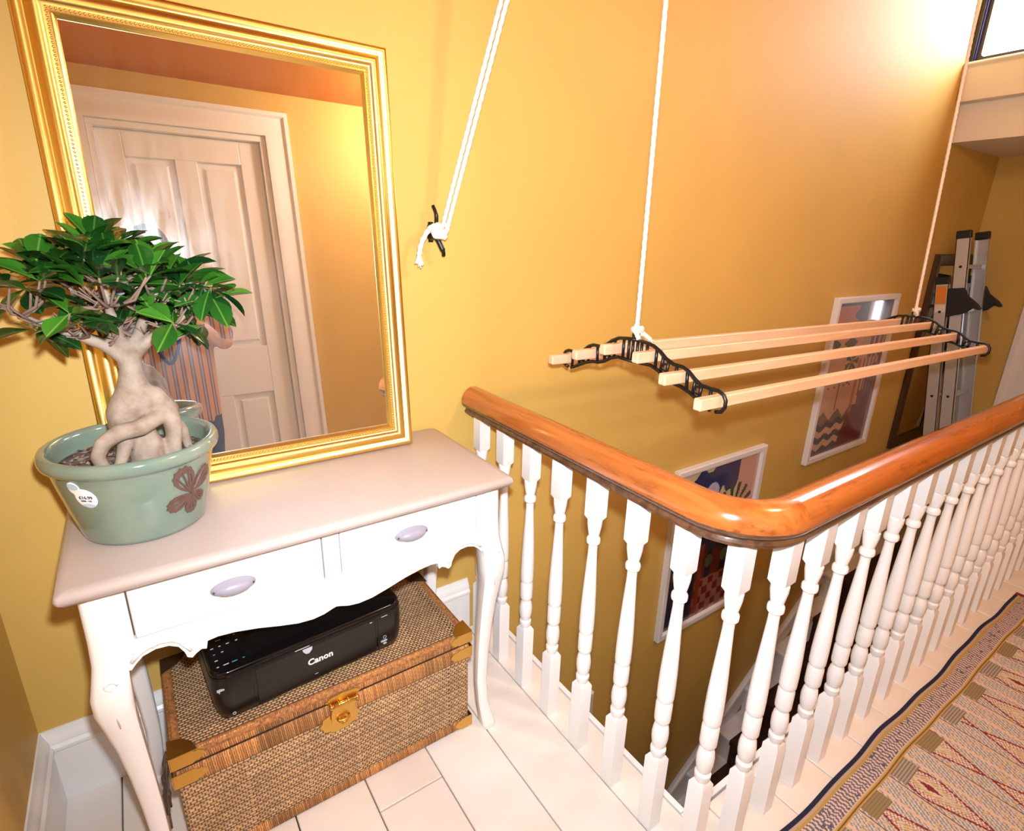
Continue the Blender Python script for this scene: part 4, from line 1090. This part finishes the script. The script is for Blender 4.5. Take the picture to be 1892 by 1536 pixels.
for x, s in ((4.530, 1), (4.930, -1)):
    b = MB(); lbox(b, x-s*.0015, x-s*.0005, .048, .100, 1.78, 1.885); b.build('warning_label', ORL, ld)
    b = MB(); lbox(b, x-s*.0015, x-s*.0005, .048, .100, 1.73, 1.775); b.build('warning_label', WHL, ld)
# black plastic sliding hooks at the top of the lower section
for x, s in ((4.560, -1), (4.890, 1)):
    b = MB(); P_ = [(-.05, 1.72), (.045, 1.70), (.048, 1.87), (-.036, 1.87), (-.058, 1.82), (-.105, 1.775), (-.125, 1.745), (-.12, 1.735), (-.085, 1.748)]
    R = []
    for dx in (.004, .030): R.append([lp(x+s*dx, p, l) for p, l in P_])
    b.rings(R); bevel(b.build('guide_hook', RUB, ld), .004)
b = MB(); P_ = [(-.03, .78), (.11, .78), (.15, .82), (.13, .86), (-.03, .84)]
b.rings([[lp(4.560-dx, p, l) for p, l in P_] for dx in (.004, .035)]); bevel(b.build('guide_hook', RUB, ld), .004)

# ------------------------------------------------------------------ flat woven rug on the landing
RX0, RX1, RW = 1.16, 3.215, .86
def rug_col(u, v):
    # u along the landing from the left end, v = distance from the edge by the balusters
    navy, must, tan, grey, peach, cream, red, olive = [np.array(c, float) for c in ((26, 30, 62), (178, 146, 76), (196, 176, 152), (98, 106, 132), (216, 188, 168), (212, 206, 196), (128, 36, 42), (146, 128, 80))]
    c = np.ones(u.shape+(3,))*cream
    col = np.floor((u+.004)/.165); f = (u+.004)/.165-col; par = (col % 2)
    # speckled twill ground
    tw_ = np.sin((u*620+v*380)) > 0
    c = np.where(tw_[..., None], np.array((206., 200, 192)), np.array((142., 142, 150)))
    hb_ = h2(np.floor(u/.006), np.floor(v/.008), 3)
    c = np.where((hb_ > .86)[..., None], np.array((200., 178, 136)), c)
    # lozenge strip in each column
    fm = (f-.70)/.29; per = .29; ph = ((v+col*.07)/per) % 1
    loz = np.abs(fm)+np.abs(ph-.5)*2
    ins = np.abs(fm) < .95
    c = np.where((ins & (loz < 1.02))[..., None], red, c)
    c = np.where((ins & (loz < .90))[..., None], np.where((np.sin(v*700+u*500) > 0)[..., None], cream, np.array((170., 128, 116))), c)
    c = np.where((ins & (loz < .62))[..., None], np.where((np.sin(v*520-u*700) > -.1)[..., None], np.array((186., 158, 104)), np.array((206., 198, 184))), c)
    c = np.where((ins & (loz < .36))[..., None], np.array((206., 196, 180)), c)
    c = np.where((ins & (loz < .20))[..., None], np.where((par > 0)[..., None], must, red), c)
    # peach lines between columns and thin olive lines
    c = np.where((f < .055)[..., None], peach, c)
    c = np.where((np.abs(f-.37) < .022)[..., None], peach*.97, c)
    c = np.where((np.abs(f-.40) < .010)[..., None], np.array((96., 84, 76)), c)
    # hatched blocks at the end of every column
    blk = (v < .118) & (f > .44) & (f < .96)
    c = np.where(blk[..., None], np.where((np.sin(v*900) > 0)[..., None], np.where((par > 0)[..., None], olive, np.array((164., 156, 152))), np.array((128., 114, 92))), c)
    # border
    chev = (np.abs(((v-.024)/.010) % 2-1)*.45+u/.0125) % 1
    band_ = np.where((chev < .52)[..., None], grey, peach)
    spk = h2(np.floor(u/.0042), np.floor(v/.0042), 5)
    band_ = np.where((spk > .93)[..., None], np.array((84., 84, 98)), band_)
    c = np.where((v < .080)[..., None], must*1.03, c)
    c = np.where((v < .0755)[..., None], np.array((116., 84, 48)), c)
    c = np.where((v < .0735)[..., None], must*1.05, c)
    c = np.where((v < .0675)[..., None], tan, c)
    c = np.where((v < .064)[..., None], band_, c)
    c = np.where((v < .024)[..., None], must, c)
    c = np.where((v < .0165)[..., None], tan*.9, c)
    c = np.where((v < .0120)[..., None], navy, c)
    c = np.where((u > RX1-RX0-.022)[..., None], red, c)
    return np.clip(c, 0, 255)
def rug_disp(u, v):
    e = .0016*np.sin(u*11+1)*np.sin(v*13)+.0012*np.sin(u*31)*np.sin(v*7+2)
    return e+.0007*np.abs(np.sin(v*PI/.004))
rug = colour_grid('rug', (RX0, -1.027, .0085), X, -Y, RX1-RX0, RW, 640, 250, rug_col, COLOURED, None, None, thick=.0)
# give the sheet its thickness, bumps and slightly uneven long edge
me = rug.data; co = np.empty(len(me.vertices)*3, np.float32); me.vertices.foreach_get('co', co); co = co.reshape(-1, 3)
u_, v_ = co[:, 0].copy(), -co[:, 1].copy()
co[:, 2] += .0012*np.sin(u_*11+1)*np.sin(v_*13)+.0010*np.sin(u_*31)*np.sin(v_*7+2)
co[:, 1] += (.0035*np.sin(u_*9)+.002*np.sin(u_*23+1))*np.clip(1-v_/.2, 0, 1)
me.vertices.foreach_set('co', co.ravel()); me.flip_normals(); me.update()
sd = rug.modifiers.new('thickness', 'SOLIDIFY'); sd.thickness = .006; sd.offset = -1
tag(rug, 'flat woven kilim rug with lozenge stripes and navy edge on the landing', 'rug')

# ------------------------------------------------------------------ photographer (seen only in the gilt mirror) and camera
SKIN = mat('skin', (206, 156, 130), .5); HAIR = mat('brown_hair', (62, 42, 30), .6, bump=.6, bscale=90); JEANS = mat('blue_denim', (74, 88, 116), .85, bump=.3, bscale=300)
NAVYM = mat('blue_lanyard', (22, 70, 140), .5); SHOE = mat('dark_shoe', (40, 36, 34), .6)
SH = bpy.data.materials.new('striped_shirt'); SH.use_nodes = True; nt = SH.node_tree; pb = nt.nodes['Principled BSDF']; pb.inputs['Roughness'].default_value = .85
tc = nt.nodes.new('ShaderNodeTexCoord'); sp = nt.nodes.new('ShaderNodeSeparateXYZ'); nt.links.new(tc.outputs['Object'], sp.inputs[0])
mu = nt.nodes.new('ShaderNodeMath'); mu.operation = 'MULTIPLY'; mu.inputs[1].default_value = 170; nt.links.new(sp.outputs['X'], mu.inputs[0])
si = nt.nodes.new('ShaderNodeMath'); si.operation = 'SINE'; nt.links.new(mu.outputs[0], si.inputs[0])
rp = nt.nodes.new('ShaderNodeValToRGB'); rp.color_ramp.interpolation = 'CONSTANT'
rp.color_ramp.elements[0].position = 0; rp.color_ramp.elements[0].color = lin((196, 150, 128))+(1,)
e = rp.color_ramp.elements.new(.55); e.color = lin((120, 84, 72))+(1,)
rp.color_ramp.elements[-1].position = .85; rp.color_ramp.elements[-1].color = lin((150, 150, 178))+(1,)
mr_ = nt.nodes.new('ShaderNodeMapRange'); mr_.inputs[1].default_value = -1; nt.links.new(si.outputs[0], mr_.inputs[0]); nt.links.new(mr_.outputs[0], rp.inputs[0]); nt.links.new(rp.outputs[0], pb.inputs['Base Color'])
HX, HY = .540, -1.70
def V3(x, y, z): return Vector((HX+x, HY+y, z))
hold = CAM-fw*.085-up*.015          # middle of the camera body
gl, gr = hold-rt*.066-up*.012, hold+rt*.066-up*.012
b = MB()
def bc(P_, R_):
    for i in range(len(P_)-1): b.bone(P_[i], P_[i+1], R_[i], R_[i+1], 14)
bc([V3(0, 0, .84), V3(0, .005, .97), V3(0, .01, 1.10), V3(0, .0, 1.22), V3(0, .0, 1.30), V3(0, .015, 1.36)], [.125, .115, .12, .115, .075, .052])
for s in (-1, 1):
    bc([V3(s*.06, 0, .90), V3(s*.07, .0, 1.10), V3(s*.10, 0, 1.23)], [.105, .10, .085])
    bc([V3(s*.075, 0, .82), V3(s*.085, .02, .46), V3(s*.09, -.01, .10)], [.085, .056, .038])
    bc([V3(s*.09, -.02, .05), V3(s*.095, .10, .035)], [.04, .03])
    wr = (gl if s < 0 else gr)+Vector((s*.020, -.050, -.035))
    bc([V3(s*.155, -.01, 1.255), V3(s*.235, .04, 1.07), wr], [.055, .042, .026])
    gp = gl if s < 0 else gr
    pal = gp+Vector((s*.012, -.022, -.012)); b.bone(wr, pal, .026, .028, 12)
    for k in range(4):   # four fingers curl round the camera body
        base = pal+up*(.022-.016*k)+rt*(s*.012)
        b.bone(base, base+fw*.034+rt*(s*.004), .0095, .0088, 8); b.bone(base+fw*.034+rt*(s*.004), base+fw*.046-rt*(s*.020), .0088, .0075, 8)
    th = pal-fw*.010+up*.010; b.bone(th, th-rt*(s*.028)+up*.016, .011, .009, 8); b.bone(th-rt*(s*.028)+up*.016, th-rt*(s*.046)+up*.020, .009, .008, 8)
hc = V3(0, .03, 1.475)
b.ball(hc, (.074, .090, .105), 18, 14); b.bone(V3(0, .05, 1.42), V3(0, .085, 1.405), .058, .038, 12)
b.bone(V3(0, .118, 1.485), V3(0, .136, 1.450), .010, .014, 8)
for s in (-1, 1): b.ball(V3(s*.075, .02, 1.47), (.012, .022, .032), 10, 8); b.ball(V3(s*.032, .112, 1.508), (.024, .010, .008), 8, 6)
for dz in (.006, -.006): b.ball(V3(0, .118, 1.412+dz), (.024, .010, .006), 8, 6)
body = b.build('person', SKIN); remesh(body, .0062, 5)
tag(body, 'person in a striped shirt and jeans holding a camera, reflected in the gold mirror', 'person')
PO = ORG[body.name]
def kid(b_, name, m, vox=None, sm=6, smooth=True):
    o_ = b_.build(name, m, None, smooth=smooth)
    if vox: remesh(o_, vox, sm)
    o_.parent = body; o_.location = o_.location-PO
    return o_
for s in (-1, 1):
    b = MB(); b.ball(V3(s*.032, .112, 1.492), (.012, .008, .008), 12, 8); kid(b, 'eye', mat('eye_white', (225, 222, 218), .2))
    b = MB(); b.ball(V3(s*.032, .1185, 1.492), (.005, .003, .005), 10, 6); kid(b, 'iris', mat('eye_dark', (50, 36, 26), .2))
b = MB(); bc([V3(0, -.005, .73), V3(0, .0, .97), V3(0, .005, 1.10), V3(0, -.003, 1.22), V3(0, -.003, 1.275)], [.142, .135, .138, .132, .085])
for s in (-1, 1):
    bc([V3(s*.065, -.004, .73), V3(s*.078, 0, 1.10), V3(s*.108, 0, 1.235)], [.120, .116, .098])
    bc([V3(s*.150, -.01, 1.255), V3(s*.225, .030, 1.10)], [.070, .060])
kid(b, 'shirt', SH, .009)
b = MB(); bc([V3(0, -.002, .72), V3(0, -.002, .68)], [.135, .12])
for s in (-1, 1): bc([V3(s*.07, -.002, .74), V3(s*.085, .0, .64), V3(s*.088, .018, .46), V3(s*.092, -.012, .10)], [.115, .098, .072, .060])
kid(b, 'trousers', JEANS, .009)
for s in (-1, 1):
    b = MB(); bc([V3(s*.09, -.035, .045), V3(s*.095, .05, .04), V3(s*.10, .13, .034)], [.045, .044, .034]); b.v = [(p[0], p[1], max(p[2], .0005)) for p in b.v]; kid(b, 'shoe', SHOE, .006)
b = MB(); b.ball(hc+Vector((0, -.012, .022)), (.086, .098, .104), 18, 14); b.v = [p if not (p[1] > hc.y+.055 and p[2] < hc.z+.065) else (p[0], hc.y+.055, p[2]) for p in b.v]
for s in (-1, 1): b.bone(hc+Vector((s*.070, -.03, .0)), hc+Vector((s*.062, -.045, -.09)), .026, .020, 10)
kid(b, 'hair', HAIR, .007)
P_ = [V3(-.070, -.03, 1.345), V3(-.085, .07, 1.28), V3(-.075, .130, 1.20), V3(-.04, .160, 1.06), V3(0, .172, .99), V3(.04, .160, 1.06), V3(.075, .130, 1.20), V3(.085, .07, 1.28), V3(.070, -.03, 1.345), V3(0, -.075, 1.36), V3(-.070, -.03, 1.345)]
b = MB(); b.tube(smooth_curve(P_), .010, 8, flat=(1, .5)); kid(b, 'lanyard', NAVYM)
# camera body, all of it behind the viewpoint
cm = thing('photo_camera', hold, 'black camera held by the person reflected in the gold mirror', 'camera')
def cb(x0, x1, y0, y1, z0, z1):
    return [hold+rt*x+up*y+fw*z for z in (z0, z1) for x, y in ((x0, y0), (x1, y0), (x1, y1), (x0, y1))]
b = MB(); b.add(cb(-.064, .064, -.045, .042, -.020, .022), [(0, 3, 2, 1), (4, 5, 6, 7), (0, 1, 5, 4), (1, 2, 6, 5), (2, 3, 7, 6), (3, 0, 4, 7)]); bevel(b.build('camera_housing', BLACKPL, cm), .010, 3)
b = MB(); b.add(cb(-.024, .024, .038, .066, -.018, .030), [(0, 3, 2, 1), (4, 5, 6, 7), (0, 1, 5, 4), (1, 2, 6, 5), (2, 3, 7, 6), (3, 0, 4, 7)]); bevel(b.build('prism_housing', BLACKPL, cm), .006, 2)
b = MB(); b.add(cb(-.026, .050, .078, .112, .060, .088), [(0, 3, 2, 1), (4, 5, 6, 7), (0, 1, 5, 4), (1, 2, 6, 5), (2, 3, 7, 6), (3, 0, 4, 7)])
b.add(cb(-.014, .038, .062, .080, .0, .080), [(0, 3, 2, 1), (4, 5, 6, 7), (0, 1, 5, 4), (1, 2, 6, 5), (2, 3, 7, 6), (3, 0, 4, 7)]); bevel(b.build('flash_head', BLACKPL, cm), .003)
b = MB(); c0 = hold+up*.0; b.tube([c0+fw*.018, c0+fw*.030, c0+fw*.031, c0+fw*.060, c0+fw*.061, c0+fw*.072], [.036, .036, .033, .033, .036, .036], 28); b.build('lens', BLACKGL, cm, auto=30)

# ------------------------------------------------------------------ globe lamp on the landing ceiling (above the frame)
LPX, LPY, LPZ = 1.95, -1.52, 2.375
lamp = thing('ceiling_lamp', (LPX, LPY, LPZ), 'opal glass globe lamp on the landing ceiling', 'lamp')
b = MB(); b.lathe([(.002, 0), (.07, 0), (.07, -.02), (.03, -.03), (.03, -.045), (.002, -.045)], (LPX, LPY, LPZ-.001), 24); b.build('ceiling_rose', BRASS, lamp, auto=40)
b = MB(); b.ball((LPX, LPY, LPZ-.15), .115, 28, 18); b.build('glass_globe', mat('opal_glass', (250, 236, 214), .3, emit=(255, 230, 200), estr=LAMP_STRENGTH), lamp, smooth=True)
